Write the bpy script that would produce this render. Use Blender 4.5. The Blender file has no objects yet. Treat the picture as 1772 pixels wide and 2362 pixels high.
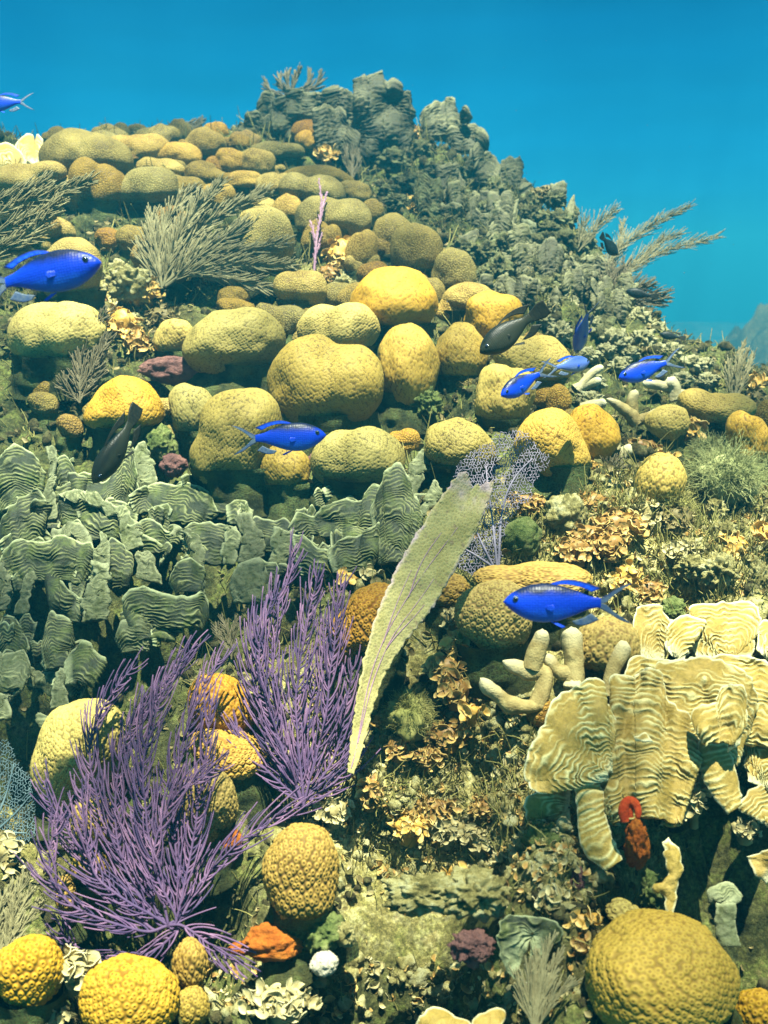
import bpy, math, random
import numpy as np
from mathutils import Vector, Matrix

# ------------------------------------------------------------------ camera, water light, sun, exposure
SC = bpy.context.scene
COL = SC.collection
PITCH = math.radians(13.3)
TX = 0.354                                   # tan of half the horizontal field of view
W0, H0 = 1772.0, 2362.0
TY = TX * H0 / W0
cam = bpy.data.cameras.new('camera')
cam.sensor_fit = 'HORIZONTAL'; cam.sensor_width = 36.0; cam.lens = 36.0 / (2 * TX)
cam.clip_start = 0.02; cam.clip_end = 500.0
cam_o = bpy.data.objects.new('camera', cam); COL.objects.link(cam_o)
cam_o.rotation_euler = (math.pi / 2 - PITCH, 0, 0)
SC.camera = cam_o
cam.dof.use_dof = True; cam.dof.focus_distance = 1.2; cam.dof.aperture_fstop = 14.0
SUN_EL, SUN_AZ = math.radians(76), math.radians(165)      # azimuth of the sun measured clockwise from +Y (ahead)
SUN_STRENGTH, SKY_STRENGTH, EXPOSURE = 5.0, 0.05, 2.25
HAZE_DENSITY = 0.062

SC.render.engine = 'CYCLES'
SC.view_settings.view_transform = 'Standard'; SC.view_settings.look = 'None'
SC.view_settings.exposure = EXPOSURE; SC.view_settings.gamma = 1.0
SC.cycles.use_denoising = True
SC.cycles.max_bounces = 8; SC.cycles.diffuse_bounces = 3; SC.cycles.transparent_max_bounces = 8
SC.cycles.volume_bounces = 0
SC.cycles.caustics_reflective = False; SC.cycles.caustics_refractive = False
SC.cycles.sample_clamp_indirect = 4.0

sd = Vector((math.cos(SUN_EL) * math.sin(SUN_AZ), math.cos(SUN_EL) * math.cos(SUN_AZ), math.sin(SUN_EL)))
sun = bpy.data.lights.new('sun', 'SUN'); sun.energy = SUN_STRENGTH; sun.angle = math.radians(0.5); sun.color = (0.97, 1.0, 0.79)
sun_o = bpy.data.objects.new('sun', sun); COL.objects.link(sun_o)
sun_o.rotation_euler = sd.to_track_quat('Z', 'Y').to_euler(); sun_o.location = (0, 0, 6)


def nd(nt, kind, props=None, ins=None):
    n = nt.nodes.new('ShaderNode' + kind)
    for k, v in (props or {}).items(): setattr(n, k, v)
    for k, v in (ins or {}).items():
        if isinstance(v, bpy.types.NodeSocket): nt.links.new(v, n.inputs[k])
        else: n.inputs[k].default_value = v
    return n


def ramp(nt, fac, stops, interp='LINEAR'):
    n = nt.nodes.new('ShaderNodeValToRGB'); cr = n.color_ramp; cr.interpolation = interp
    while len(cr.elements) < len(stops): cr.elements.new(0.5)
    for e, (p, c) in zip(cr.elements, stops):
        e.position = p; e.color = (c, c, c, 1) if not isinstance(c, tuple) else (*c, 1)
    nt.links.new(fac, n.inputs[0])
    return n.outputs[0]


def mixc(nt, fac, a, b, mode='MIX'):
    n = nt.nodes.new('ShaderNodeMix'); n.data_type = 'RGBA'; n.blend_type = mode
    for sock, v in ((n.inputs[0], fac), (n.inputs[6], a), (n.inputs[7], b)):
        if isinstance(v, bpy.types.NodeSocket): nt.links.new(v, sock)
        elif isinstance(v, tuple): sock.default_value = (*v, 1)
        else: sock.default_value = v
    return n.outputs[2]


def mth(nt, op, a, b=0.0, c=0.0, clamp=False):
    n = nt.nodes.new('ShaderNodeMath'); n.operation = op; n.use_clamp = clamp
    for i, v in enumerate((a, b, c)):
        if isinstance(v, bpy.types.NodeSocket): nt.links.new(v, n.inputs[i])
        else: n.inputs[i].default_value = v
    return n.outputs[0]


# world: daylight sky high overhead, open blue water all round
wd = bpy.data.worlds.new('World'); SC.world = wd; wd.use_nodes = True
wt = wd.node_tree; wt.nodes.clear()
tc = nd(wt, 'TexCoord')
zz = nd(wt, 'SeparateXYZ', None, {0: tc.outputs['Generated']}).outputs[2]
mp = nd(wt, 'Mapping', None, {'Vector': tc.outputs['Generated'], 'Scale': (3, 3, 22)}).outputs[0]
nz = nd(wt, 'TexNoise', None, {'Vector': mp, 'Scale': 1.6, 'Detail': 4.0}).outputs[0]
zf = mth(wt, 'MULTIPLY_ADD', zz, 0.5, 0.5)
WK = 0.69                                     # overall brightness of the open water
water_col = ramp(wt, zf, [(0.0, (0.010, 0.048, 0.034)), (0.36, (0.002, 0.055, 0.07)), (0.45, (0.0, 0.07, 0.14)), (0.50, (0.0, 0.092, 0.205)), (0.56, (0.0, 0.078, 0.178)),
                          (0.60, (0.0, 0.052, 0.132)), (0.635, (0.0, 0.056, 0.128)), (0.72, (0.03, 0.12, 0.19))])
vary = ramp(wt, nz, [(0.3, 0.9), (0.7, 1.08)])
water_col = mixc(wt, 1.0, mixc(wt, 1.0, water_col, vary, 'MULTIPLY'), (WK * .5, WK * 1.06, WK * 1.0), 'MULTIPLY')
sky = nd(wt, 'TexSky', {'sky_type': 'NISHITA', 'sun_disc': False, 'sun_elevation': SUN_EL, 'sun_rotation': SUN_AZ})
skyc = mixc(wt, 1.0, sky.outputs[0], (0.55 * SKY_STRENGTH, 0.9 * SKY_STRENGTH, 0.95 * SKY_STRENGTH), 'MULTIPLY')
skyf = ramp(wt, zz, [(0.55, 0.0), (0.8, 1.0)])
bgc = mixc(wt, skyf, water_col, skyc)
bg = nd(wt, 'Background', None, {'Color': bgc, 'Strength': 1.0})
wo = nd(wt, 'OutputWorld', None, {'Surface': bg.outputs[0]})

# ------------------------------------------------------------------ numpy helpers
RNG = np.random.default_rng(11)
random.seed(5)
CP, SP = math.cos(PITCH), math.sin(PITCH)
PXM = 2 * TX / W0                             # metres per photo pixel at one metre of depth
CROP = {0: (0, 0, 1.06811), 1: (0, 100, .53406), 2: (886, 100, .53406), 3: (0, 700, .53406), 4: (886, 700, .53406), 5: (0, 1200, .53406),
        6: (886, 1200, .53406), 7: (0, 1762, .53406), 8: (886, 1762, .53406), 9: (0, 1000, .27125), 10: (400, 1000, .30139),
        11: (0, 1300, .24111), 12: (1180, 1380, .35684), 13: (1000, 400, .27125), 14: (1350, 800, .25437)}


def S(c, x, y):
    a = CROP[c]; return a[0] + x * a[2], a[1] + y * a[2]


def SA(c, pts):
    a = CROP[c]; p = np.asarray(pts, float); return p * a[2] + np.array(a[:2])


def P(px, py, d):
    cx = (np.asarray(px) / W0 - .5) * 2 * TX * d
    cy = -(np.asarray(py) / H0 - .5) * 2 * TY * d
    return np.stack([cx, d * CP + cy * SP, cy * CP - d * SP], -1)


def _hash(ix, iy, iz, seed):
    h = (ix.astype(np.int64) * 374761393 + iy.astype(np.int64) * 668265263 + iz.astype(np.int64) * 2147483629 + seed * 974634777) & 0xffffffff
    h = ((h ^ (h >> 13)) * 1274126177) & 0xffffffff
    return ((h ^ (h >> 16)) & 0xffff) / 32767.5 - 1.0


def vnoise(p, seed=0):
    p = np.asarray(p, float); i = np.floor(p).astype(np.int64); f = p - i; u = f * f * (3 - 2 * f)
    r = 0
    for dx in (0, 1):
        wx = u[..., 0] if dx else 1 - u[..., 0]
        for dy in (0, 1):
            wy = u[..., 1] if dy else 1 - u[..., 1]
            for dz in (0, 1):
                wz = u[..., 2] if dz else 1 - u[..., 2]
                r = r + wx * wy * wz * _hash(i[..., 0] + dx, i[..., 1] + dy, i[..., 2] + dz, seed)
    return r


def fbm(p, octv=4, seed=0, gain=.5):
    a, r, q = 1.0, 0, np.asarray(p, float)
    for k in range(octv):
        r = r + a * vnoise(q, seed + k * 7); a *= gain; q = q * 2.03 + 5.1
    return r


def cat_rom(pts, n):
    p = np.asarray(pts, float); m = len(p)
    if m == 2: p = np.array([p[0], (p[0] + p[1]) / 2, p[1]]); m = 3
    q = np.vstack([2 * p[0] - p[1], p, 2 * p[-1] - p[-2]])
    seg = np.linalg.norm(np.diff(p, axis=0), axis=1); cum = np.r_[0, np.cumsum(seg)]
    s = np.linspace(0, cum[-1], n); k = np.clip(np.searchsorted(cum, s, 'right') - 1, 0, m - 2)
    t = ((s - cum[k]) / np.maximum(seg[k], 1e-9))[:, None]
    a, b, c, d = q[k], q[k + 1], q[k + 2], q[k + 3]
    return .5 * (2 * b + (c - a) * t + (2 * a - 5 * b + 4 * c - d) * t * t + (3 * b - a - 3 * c + d) * t ** 3)


# ------------------------------------------------------------------ object helpers
def mesh_obj(name, V, F, mat, attrs=None, smooth=True):
    V = np.ascontiguousarray(V, np.float32)
    if not isinstance(F, list): F = [F]
    F = [np.asarray(f, np.int32) for f in F if len(f)]
    me = bpy.data.meshes.new(name)
    nl = sum(f.size for f in F); npoly = sum(len(f) for f in F)
    me.vertices.add(len(V)); me.vertices.foreach_set('co', V.ravel())
    me.loops.add(nl); me.loops.foreach_set('vertex_index', np.concatenate([f.ravel() for f in F]))
    sizes = np.concatenate([np.full(len(f), f.shape[1], np.int32) for f in F])
    me.polygons.add(npoly)
    me.polygons.foreach_set('loop_start', np.r_[0, np.cumsum(sizes)[:-1]].astype(np.int32))
    me.polygons.foreach_set('use_smooth', np.full(npoly, smooth))
    for k, v in (attrs or {}).items():
        me.attributes.new(k, 'FLOAT', 'POINT').data.foreach_set('value', np.asarray(v, np.float32).ravel())
    me.update(calc_edges=True); me.validate()
    me.materials.append(mat)
    o = bpy.data.objects.new(name, me); COL.objects.link(o)
    return o


def tag(o, label=None, cat=None, group=None, kind=None):
    if label: o['label'] = label
    if cat: o['category'] = cat
    if group: o['group'] = group
    if kind: o['kind'] = kind
    return o


def thing(name, label, cat, loc, group=None):
    o = bpy.data.objects.new(name, None); COL.objects.link(o); o.location = Vector(loc); o.empty_display_size = .02
    return tag(o, label, cat, group)


def part(name, root, V, F, mat, attrs=None, smooth=True, parent=None):
    o = mesh_obj(name, np.asarray(V) - np.array(root.location), F, mat, attrs, smooth)
    o.parent = parent or root
    return o


def single(name, label, cat, loc, V, F, mat, attrs=None, group=None, kind=None, smooth=True):
    o = mesh_obj(name, np.asarray(V) - np.asarray(loc), F, mat, attrs, smooth); o.location = Vector(loc)
    return tag(o, label, cat, group, kind)


class MB:
    def __init__(s): s.V, s.F, s.n, s.A = [], {}, 0, {}
    def add(s, V, F, attrs=None):
        V = np.asarray(V, float)
        for f in (F if isinstance(F, list) else [F]):
            f = np.asarray(f)
            if len(f): s.F.setdefault(f.shape[1], []).append(f + s.n)
        for k, v in (attrs or {}).items(): s.A.setdefault(k, []).append(np.asarray(v, float).ravel())
        s.V.append(V); s.n += len(V)
    def get(s): return np.concatenate(s.V), [np.concatenate(f) for f in s.F.values()]
    def attrs(s): return {k: np.concatenate(v) for k, v in s.A.items()}


def tubes(paths, radii, sides=5, cap=True):
    """paths (B,n,3), radii (B,n) -> V, F"""
    paths = np.asarray(paths, float); radii = np.asarray(radii, float)
    if paths.ndim == 2: paths = paths[None]; radii = radii[None]
    B, n, _ = paths.shape
    t = np.gradient(paths, axis=1); t /= np.maximum(np.linalg.norm(t, axis=2, keepdims=True), 1e-9)
    ref = np.where(np.abs(t[..., 2:3]) > .9, np.array([1., 0, 0]), np.array([0, 0, 1.]))
    ref = np.repeat(ref[:, :1], n, 1)
    u = np.cross(t, ref); u /= np.maximum(np.linalg.norm(u, axis=2, keepdims=True), 1e-9); v = np.cross(t, u)
    a = np.arange(sides) * 2 * math.pi / sides
    ring = u[:, :, None] * np.cos(a)[:, None] + v[:, :, None] * np.sin(a)[:, None]
    V = (paths[:, :, None] + ring * radii[:, :, None, None]).reshape(-1, 3)
    idx = np.arange(B * n * sides).reshape(B, n, sides); nx = np.roll(idx, -1, 2)
    F = [np.stack([idx[:, :-1], nx[:, :-1], nx[:, 1:], idx[:, 1:]], -1).reshape(-1, 4)]
    if cap:
        e = paths[:, -1] + t[:, -1] * radii[:, -1:] * .8; V = np.vstack([V, e]); ei = B * n * sides + np.arange(B)
        F.append(np.stack([idx[:, -1], nx[:, -1], np.repeat(ei[:, None], sides, 1)], -1).reshape(-1, 3))
    return V, F


def grid_faces(a, b, off=0, wrap=False):
    i = np.arange(a * b).reshape(a, b) + off
    if wrap:
        j = np.roll(i, -1, 0); return np.stack([i[:, :-1], j[:, :-1], j[:, 1:], i[:, 1:]], -1).reshape(-1, 4)
    return np.stack([i[:-1, :-1], i[1:, :-1], i[1:, 1:], i[:-1, 1:]], -1).reshape(-1, 4)


_ico = {}
def ico(sub):
    if sub not in _ico:
        import bmesh
        bm = bmesh.new(); bmesh.ops.create_icosphere(bm, subdivisions=sub, radius=1)
        bm.verts.index_update()
        _ico[sub] = (np.array([v.co[:] for v in bm.verts]), np.array([[v.index for v in f.verts] for f in bm.faces]))
        bm.free()
    return _ico[sub][0].copy(), _ico[sub][1]


# ------------------------------------------------------------------ materials
def mat_new(name, rough=.75, spec=.25):
    m = bpy.data.materials.new(name); m.use_nodes = True; nt = m.node_tree; nt.nodes.clear()
    out = nd(nt, 'OutputMaterial'); b = nd(nt, 'BsdfPrincipled', None, {'Roughness': rough, 'Specular IOR Level': spec})
    nt.links.new(b.outputs[0], out.inputs[0])
    return m, nt, b, nd(nt, 'TexCoord').outputs['Object']


def bump(nt, b, h, strength=.5, dist=.002, prev=None):
    n = nd(nt, 'Bump', None, {'Height': h, 'Strength': strength, 'Distance': dist})
    if prev is not None: nt.links.new(prev, n.inputs['Normal'])
    nt.links.new(n.outputs[0], b.inputs['Normal']); return n.outputs[0]


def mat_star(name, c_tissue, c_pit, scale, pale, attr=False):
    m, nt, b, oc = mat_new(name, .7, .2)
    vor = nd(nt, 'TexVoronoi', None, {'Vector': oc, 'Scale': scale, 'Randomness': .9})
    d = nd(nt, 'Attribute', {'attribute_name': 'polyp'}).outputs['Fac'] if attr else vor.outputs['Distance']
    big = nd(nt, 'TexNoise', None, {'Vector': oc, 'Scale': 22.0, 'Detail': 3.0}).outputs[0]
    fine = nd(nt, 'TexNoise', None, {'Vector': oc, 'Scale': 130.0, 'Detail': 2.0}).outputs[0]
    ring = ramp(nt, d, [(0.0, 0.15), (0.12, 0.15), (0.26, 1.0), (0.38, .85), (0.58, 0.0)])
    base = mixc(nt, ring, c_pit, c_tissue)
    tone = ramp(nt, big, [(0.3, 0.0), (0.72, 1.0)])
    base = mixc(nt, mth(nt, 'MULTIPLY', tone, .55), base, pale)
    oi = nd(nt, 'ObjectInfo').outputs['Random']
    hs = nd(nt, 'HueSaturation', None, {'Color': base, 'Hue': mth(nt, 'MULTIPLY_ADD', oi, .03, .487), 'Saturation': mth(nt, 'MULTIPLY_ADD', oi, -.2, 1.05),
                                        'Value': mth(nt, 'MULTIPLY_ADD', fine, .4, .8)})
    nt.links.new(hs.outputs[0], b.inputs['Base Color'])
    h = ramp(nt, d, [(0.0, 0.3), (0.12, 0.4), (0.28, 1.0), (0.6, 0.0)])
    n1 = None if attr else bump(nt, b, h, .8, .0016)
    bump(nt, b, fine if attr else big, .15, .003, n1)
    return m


M = {}
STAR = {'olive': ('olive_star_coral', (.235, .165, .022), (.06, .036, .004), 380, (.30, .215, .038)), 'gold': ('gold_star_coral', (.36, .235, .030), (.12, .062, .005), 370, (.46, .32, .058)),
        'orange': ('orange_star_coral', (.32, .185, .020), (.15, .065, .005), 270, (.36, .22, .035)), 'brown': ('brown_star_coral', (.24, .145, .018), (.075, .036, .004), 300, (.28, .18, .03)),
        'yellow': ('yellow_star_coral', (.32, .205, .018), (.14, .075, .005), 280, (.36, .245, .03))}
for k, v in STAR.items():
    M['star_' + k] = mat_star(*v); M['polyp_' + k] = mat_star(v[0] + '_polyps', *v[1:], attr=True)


def mat_rock(name, cols, scale=24, extra=None, honey=False):
    m, nt, b, oc = mat_new(name, .9, .1)
    n1 = nd(nt, 'TexNoise', None, {'Vector': oc, 'Scale': scale, 'Detail': 8.0, 'Roughness': .72}).outputs[0]
    c = ramp(nt, n1, [(p, q) for p, q in zip((.3, .42, .5, .57, .66, .75), cols)])
    if honey:
        v = nd(nt, 'TexVoronoi', {'feature': 'DISTANCE_TO_EDGE'}, {'Vector': oc, 'Scale': 260.0, 'Randomness': .8}).outputs['Distance']
        n2 = nd(nt, 'TexNoise', None, {'Vector': oc, 'Scale': 19.0, 'Detail': 3.0}).outputs[0]
        wall = mth(nt, 'MULTIPLY', ramp(nt, v, [(.02, 1.0), (.16, 0.0)]), ramp(nt, n2, [(.45, 0.0), (.62, 1.0)]))
        c = mixc(nt, wall, c, (.085, .12, .04))
    if extra: c = extra(nt, c)
    nt.links.new(c, b.inputs['Base Color'])
    n3 = nd(nt, 'TexNoise', None, {'Vector': oc, 'Scale': scale * 6, 'Detail': 6.0, 'Roughness': .75}).outputs[0]
    p = bump(nt, b, n1, .8, .012)
    bump(nt, b, n3, .9, .004, p)
    return m


M['dead'] = mat_rock('algae_covered_base', [(.012, .016, .008), (.03, .036, .014), (.05, .052, .018), (.07, .085, .025), (.10, .095, .035), (.15, .15, .06)], 30, None, True)


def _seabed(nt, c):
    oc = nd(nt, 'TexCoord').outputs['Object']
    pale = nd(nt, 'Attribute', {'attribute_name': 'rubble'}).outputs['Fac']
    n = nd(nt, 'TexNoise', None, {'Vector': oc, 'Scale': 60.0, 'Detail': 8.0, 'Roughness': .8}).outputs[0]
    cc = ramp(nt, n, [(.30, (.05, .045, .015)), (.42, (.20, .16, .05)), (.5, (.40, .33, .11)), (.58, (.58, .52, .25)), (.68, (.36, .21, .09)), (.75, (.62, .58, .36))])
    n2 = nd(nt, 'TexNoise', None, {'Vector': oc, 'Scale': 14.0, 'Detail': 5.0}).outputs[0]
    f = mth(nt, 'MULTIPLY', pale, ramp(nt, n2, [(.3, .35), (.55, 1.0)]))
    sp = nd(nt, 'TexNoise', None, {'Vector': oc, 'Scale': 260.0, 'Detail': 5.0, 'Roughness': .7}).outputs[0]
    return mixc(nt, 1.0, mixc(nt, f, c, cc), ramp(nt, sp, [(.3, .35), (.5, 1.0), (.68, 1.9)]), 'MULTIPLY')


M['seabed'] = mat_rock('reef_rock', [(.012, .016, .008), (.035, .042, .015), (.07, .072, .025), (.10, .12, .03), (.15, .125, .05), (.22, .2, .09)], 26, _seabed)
M['dull'] = mat_rock('overgrown_coral', [(.02, .021, .01), (.06, .06, .026), (.12, .118, .052), (.13, .145, .065), (.22, .21, .11), (.18, .12, .04)], 34)
M['rubble'] = mat_rock('reef_rubble', [(.01, .01, .005), (.03, .03, .012), (.07, .06, .025), (.10, .10, .04), (.20, .17, .08), (.3, .27, .15)], 60)
M['dull_pale'] = mat_rock('overgrown_pale_coral', [(.10, .09, .04), (.2, .19, .09), (.3, .28, .15), (.3, .3, .17), (.42, .38, .22), (.28, .18, .08)], 30)
M['mauve'] = mat_rock('mauve_sponge', [(.06, .03, .03), (.12, .06, .055), (.18, .09, .08), (.22, .11, .09), (.2, .13, .09), (.3, .2, .15)], 40)
M['orange'] = mat_rock('orange_sponge', [(.20, .05, .008), (.32, .085, .010), (.38, .115, .014), (.42, .14, .018), (.38, .15, .03), (.44, .22, .06)], 40)
M['red'] = mat_rock('red_sponge', [(.4, .03, .01), (.55, .05, .01), (.6, .07, .015), (.65, .1, .02), (.65, .15, .03), (.7, .2, .05)], 60)
M['green_lump'] = mat_rock('green_turf', [(.03, .05, .012), (.08, .11, .03), (.14, .17, .05), (.2, .22, .08), (.26, .26, .1), (.32, .32, .16)], 40)
M['cream_rock'] = mat_rock('cream_crust', [(.06, .055, .02), (.17, .15, .05), (.32, .28, .11), (.40, .38, .19), (.46, .44, .25), (.3, .2, .08)], 50)


def mat_lettuce(name, valley, crest, rim, algae, amt):
    m, nt, b, oc = mat_new(name, .65, .25)
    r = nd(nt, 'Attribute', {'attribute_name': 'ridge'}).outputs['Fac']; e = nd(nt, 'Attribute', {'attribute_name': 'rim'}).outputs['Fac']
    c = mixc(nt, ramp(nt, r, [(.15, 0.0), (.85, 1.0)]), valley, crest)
    n = nd(nt, 'TexNoise', None, {'Vector': oc, 'Scale': 42.0, 'Detail': 7.0, 'Roughness': .7}).outputs[0]
    g = mth(nt, 'MULTIPLY', ramp(nt, n, [(.48, 0.0), (.62, 1.0)]), amt)
    c = mixc(nt, g, c, algae)
    c = mixc(nt, mth(nt, 'MULTIPLY', e, .8), c, rim)
    f = nd(nt, 'TexNoise', None, {'Vector': oc, 'Scale': 240.0, 'Detail': 4.0, 'Roughness': .7}).outputs[0]
    c = mixc(nt, 1.0, c, ramp(nt, f, [(.3, .7), (.7, 1.15)]), 'MULTIPLY')
    c = nd(nt, 'HueSaturation', None, {'Color': c, 'Value': mth(nt, 'MULTIPLY_ADD', nd(nt, 'ObjectInfo').outputs['Random'], .45, .78), 'Saturation': 1.0}).outputs[0]
    nt.links.new(c, b.inputs['Base Color'])
    p = bump(nt, b, f, .8, .002)
    return m


M['lettuce_grey'] = mat_lettuce('grey_green_lettuce_coral', (.018, .025, .011), (.175, .185, .075), (.33, .36, .19), (.065, .085, .018), .75)  # valley tone puts groove shade into the colour, pale rim also the lit edges
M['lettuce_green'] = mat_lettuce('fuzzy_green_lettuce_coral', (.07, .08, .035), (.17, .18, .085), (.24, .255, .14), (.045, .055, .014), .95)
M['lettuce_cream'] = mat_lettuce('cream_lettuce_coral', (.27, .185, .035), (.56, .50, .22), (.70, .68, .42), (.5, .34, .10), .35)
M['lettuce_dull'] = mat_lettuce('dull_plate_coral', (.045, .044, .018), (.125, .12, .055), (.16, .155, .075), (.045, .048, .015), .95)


def mat_plain(name, c1, c2, scale=60, rough=.7, spec=.2, attr=None, c3=None, fb=.5, sss=False):
    m, nt, b, oc = mat_new(name, rough, spec)
    n = nd(nt, 'TexNoise', None, {'Vector': oc, 'Scale': float(scale), 'Detail': 5.0}).outputs[0]
    c = mixc(nt, ramp(nt, n, [(.35, 0.0), (.65, 1.0)]), c1, c2)
    if attr: c = mixc(nt, nd(nt, 'Attribute', {'attribute_name': attr}).outputs['Fac'], c, c3)
    nt.links.new(c, b.inputs['Base Color'])
    f = nd(nt, 'TexNoise', None, {'Vector': oc, 'Scale': scale * 5.0, 'Detail': 3.0}).outputs[0]
    bump(nt, b, f, fb, .001)
    return m


M['purple'] = mat_plain('purple_plume', (.075, .04, .10), (.17, .09, .16), 38, attr='tone', c3=(.03, .02, .06))
M['plume_grey'] = mat_plain('olive_plume', (.13, .115, .055), (.20, .18, .09), 60)
M['plume_dark'] = mat_plain('dark_plume', (.07, .06, .03), (.12, .10, .055), 60)
M['plume_pale'] = mat_plain('pale_plume', (.13, .115, .055), (.20, .18, .095), 60)
M['plume_stem'] = mat_plain('plume_stem', (.05, .03, .04), (.09, .05, .07), 60)
M['net_lav'] = mat_plain('lavender_net', (.15, .135, .18), (.23, .20, .26), 60)
M['net_blue'] = mat_plain('blue_grey_net', (.05, .085, .10), (.09, .135, .15), 60)
M['vein'] = mat_plain('purple_vein', (.22, .12, .18), (.30, .18, .24), 60)
M['finger'] = mat_plain('finger_coral', (.20, .15, .055), (.34, .27, .11), 110, .85, .1, 'tip', (.46, .40, .23), 1.0)
M['finger_dull'] = mat_plain('dull_finger_coral', (.28, .24, .12), (.36, .33, .19), 90, .8, .1, 'tip', (.5, .47, .3), .8)
M['alga_brown'] = mat_plain('brown_leafy_alga', (.15, .075, .016), (.27, .15, .035), 70, .5, .3, 'rim', (.50, .36, .12))
M['alga_gold'] = mat_plain('gold_leafy_alga', (.36, .20, .03), (.48, .29, .06), 70, .5, .3, 'rim', (.62, .45, .16))
M['alga_dull'] = mat_plain('dull_leafy_alga', (.075, .06, .02), (.14, .11, .04), 70, .6, .2, 'rim', (.26, .21, .09))
M['alga_pale'] = mat_plain('pale_leafy_alga', (.20, .16, .06), (.32, .27, .12), 70, .6, .2, 'rim', (.46, .41, .22))
M['turf'] = mat_plain('fuzzy_turf', (.13, .13, .035), (.28, .25, .085), 30, .8, .1)
M['turf_green'] = mat_plain('green_fuzz', (.17, .19, .07), (.27, .28, .12), 30, .8, .1)
M['white'] = mat_plain('white_sponge', (.26, .24, .17), (.38, .35, .26), 120, .8, .1, fb=1.0)
# ------------------------------------------------------------------ the reef slope (ground), water surface, haze
CTRL = []
for py, row in {2330: [(-500, .86), (150, .84), (900, .88), (1500, .82), (2300, .82)],
                2130: [(-500, .93), (150, .92), (560, .93), (880, 1.02), (1080, 1.02), (1500, .89), (2300, .86)],
                1960: [(-500, 1.0), (100, 1.0), (550, .97), (850, .89), (1100, .87), (1300, .91), (1650, .95), (2300, .9)],
                1700: [(-500, 1.13), (80, 1.16), (450, 1.05), (900, 1.0), (1200, 1.0), (1600, 1.0), (2300, 1.0)],
                1500: [(-500, 1.22), (80, 1.26), (450, 1.17), (950, 1.1), (1300, 1.08), (1650, 1.08), (2300, 1.08)],
                1280: [(-500, 1.32), (80, 1.33), (500, 1.31), (900, 1.25), (1250, 1.2), (1650, 1.22), (2300, 1.24)],
                1080: [(-500, 1.42), (80, 1.43), (450, 1.45), (850, 1.42), (1250, 1.36), (1650, 1.42), (2300, 1.5)],
                880: [(-500, 1.58), (80, 1.58), (450, 1.62), (900, 1.6), (1250, 1.58), (1500, 1.72), (1772, 1.9)],
                700: [(-500, 1.75), (80, 1.75), (450, 1.78), (850, 1.8), (1200, 1.85), (1400, 1.95)],
                540: [(-500, 1.95), (80, 1.93), (450, 1.98), (850, 2.05), (1150, 2.15), (1340, 2.2)],
                420: [(-500, 2.2), (80, 2.15), (450, 2.2), (850, 2.3), (1080, 2.4)],
                340: [(-500, 2.4), (100, 2.38), (350, 2.4), (560, 2.45), (800, 2.5), (960, 2.55)]}.items():
    for px, d in row: CTRL.append(P(px, py, d))
for px, py, d in [(-300, 330, 2.6), (180, 345, 2.55), (430, 325, 2.6), (600, 285, 2.65), (830, 265, 2.65), (1000, 345, 2.65), (1140, 430, 2.55), (1300, 540, 2.4),
                  (1430, 690, 2.25), (1540, 800, 2.2), (1680, 880, 2.25), (2300, 950, 2.3)]:
    p = P(px, py, d); CTRL.append(p)
    for back, drop in ((.25, .06), (.7, .42), (1.4, 1.1)): CTRL.append(p + np.array([p[0] / p[1] * back, back, -drop]))
CTRL = np.array(CTRL)


def _tps(c):
    n = len(c); d = np.linalg.norm(c[:, None, :2] - c[None, :, :2], axis=2)
    K = np.where(d > 0, d * d * np.log(np.maximum(d, 1e-9)), 0) + np.eye(n) * .004
    A = np.zeros((n + 3, n + 3)); A[:n, :n] = K; A[:n, n] = 1; A[:n, n + 1:] = c[:, :2]; A[n, :n] = 1; A[n + 1:, :n] = c[:, :2].T
    return np.linalg.solve(A, np.r_[c[:, 2], 0, 0, 0])


_W = _tps(CTRL)


def height(x, y):
    x = np.asarray(x, float); y = np.asarray(y, float); r = _W[-3] + _W[-2] * x + _W[-1] * y
    for (cx, cy, _), w in zip(CTRL, _W):
        q = (x - cx) ** 2 + (y - cy) ** 2; r = r + w * .5 * q * np.log(np.maximum(q, 1e-12))
    r = np.where(y < .45, r - (0.45 - y) * .5, r)
    return np.maximum(r, -2.5)


GX = np.linspace(-2.6, 2.6, 261); GY = np.linspace(.2, 5.2, 251)
_gx, _gy = np.meshgrid(GX, GY, indexing='ij'); HG = height(_gx, _gy)


def hb(x, y):
    fx = np.clip((np.asarray(x) - GX[0]) / (GX[1] - GX[0]), 0, 259.999); fy = np.clip((np.asarray(y) - GY[0]) / (GY[1] - GY[0]), 0, 249.999)
    i, j = fx.astype(int), fy.astype(int); u, v = fx - i, fy - j
    return HG[i, j] * (1 - u) * (1 - v) + HG[i + 1, j] * u * (1 - v) + HG[i, j + 1] * (1 - u) * v + HG[i + 1, j + 1] * u * v


_D = np.arange(.5, 4.2, .004)


def hit(px, py):
    """depth at which the ray through a photo pixel meets the slope (closest pass if it clears the crest)"""
    q = P(px, py, _D); g = q[:, 2] - hb(q[:, 0], q[:, 1]); k = np.nonzero(g < 0)[0]
    if len(k): return float(_D[k[0]])
    m = (_D > 1.6) & (_D < 2.7); return float(_D[m][np.argmin(g[m])])


def ground(px, py): return P(px, py, hit(px, py))


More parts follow.
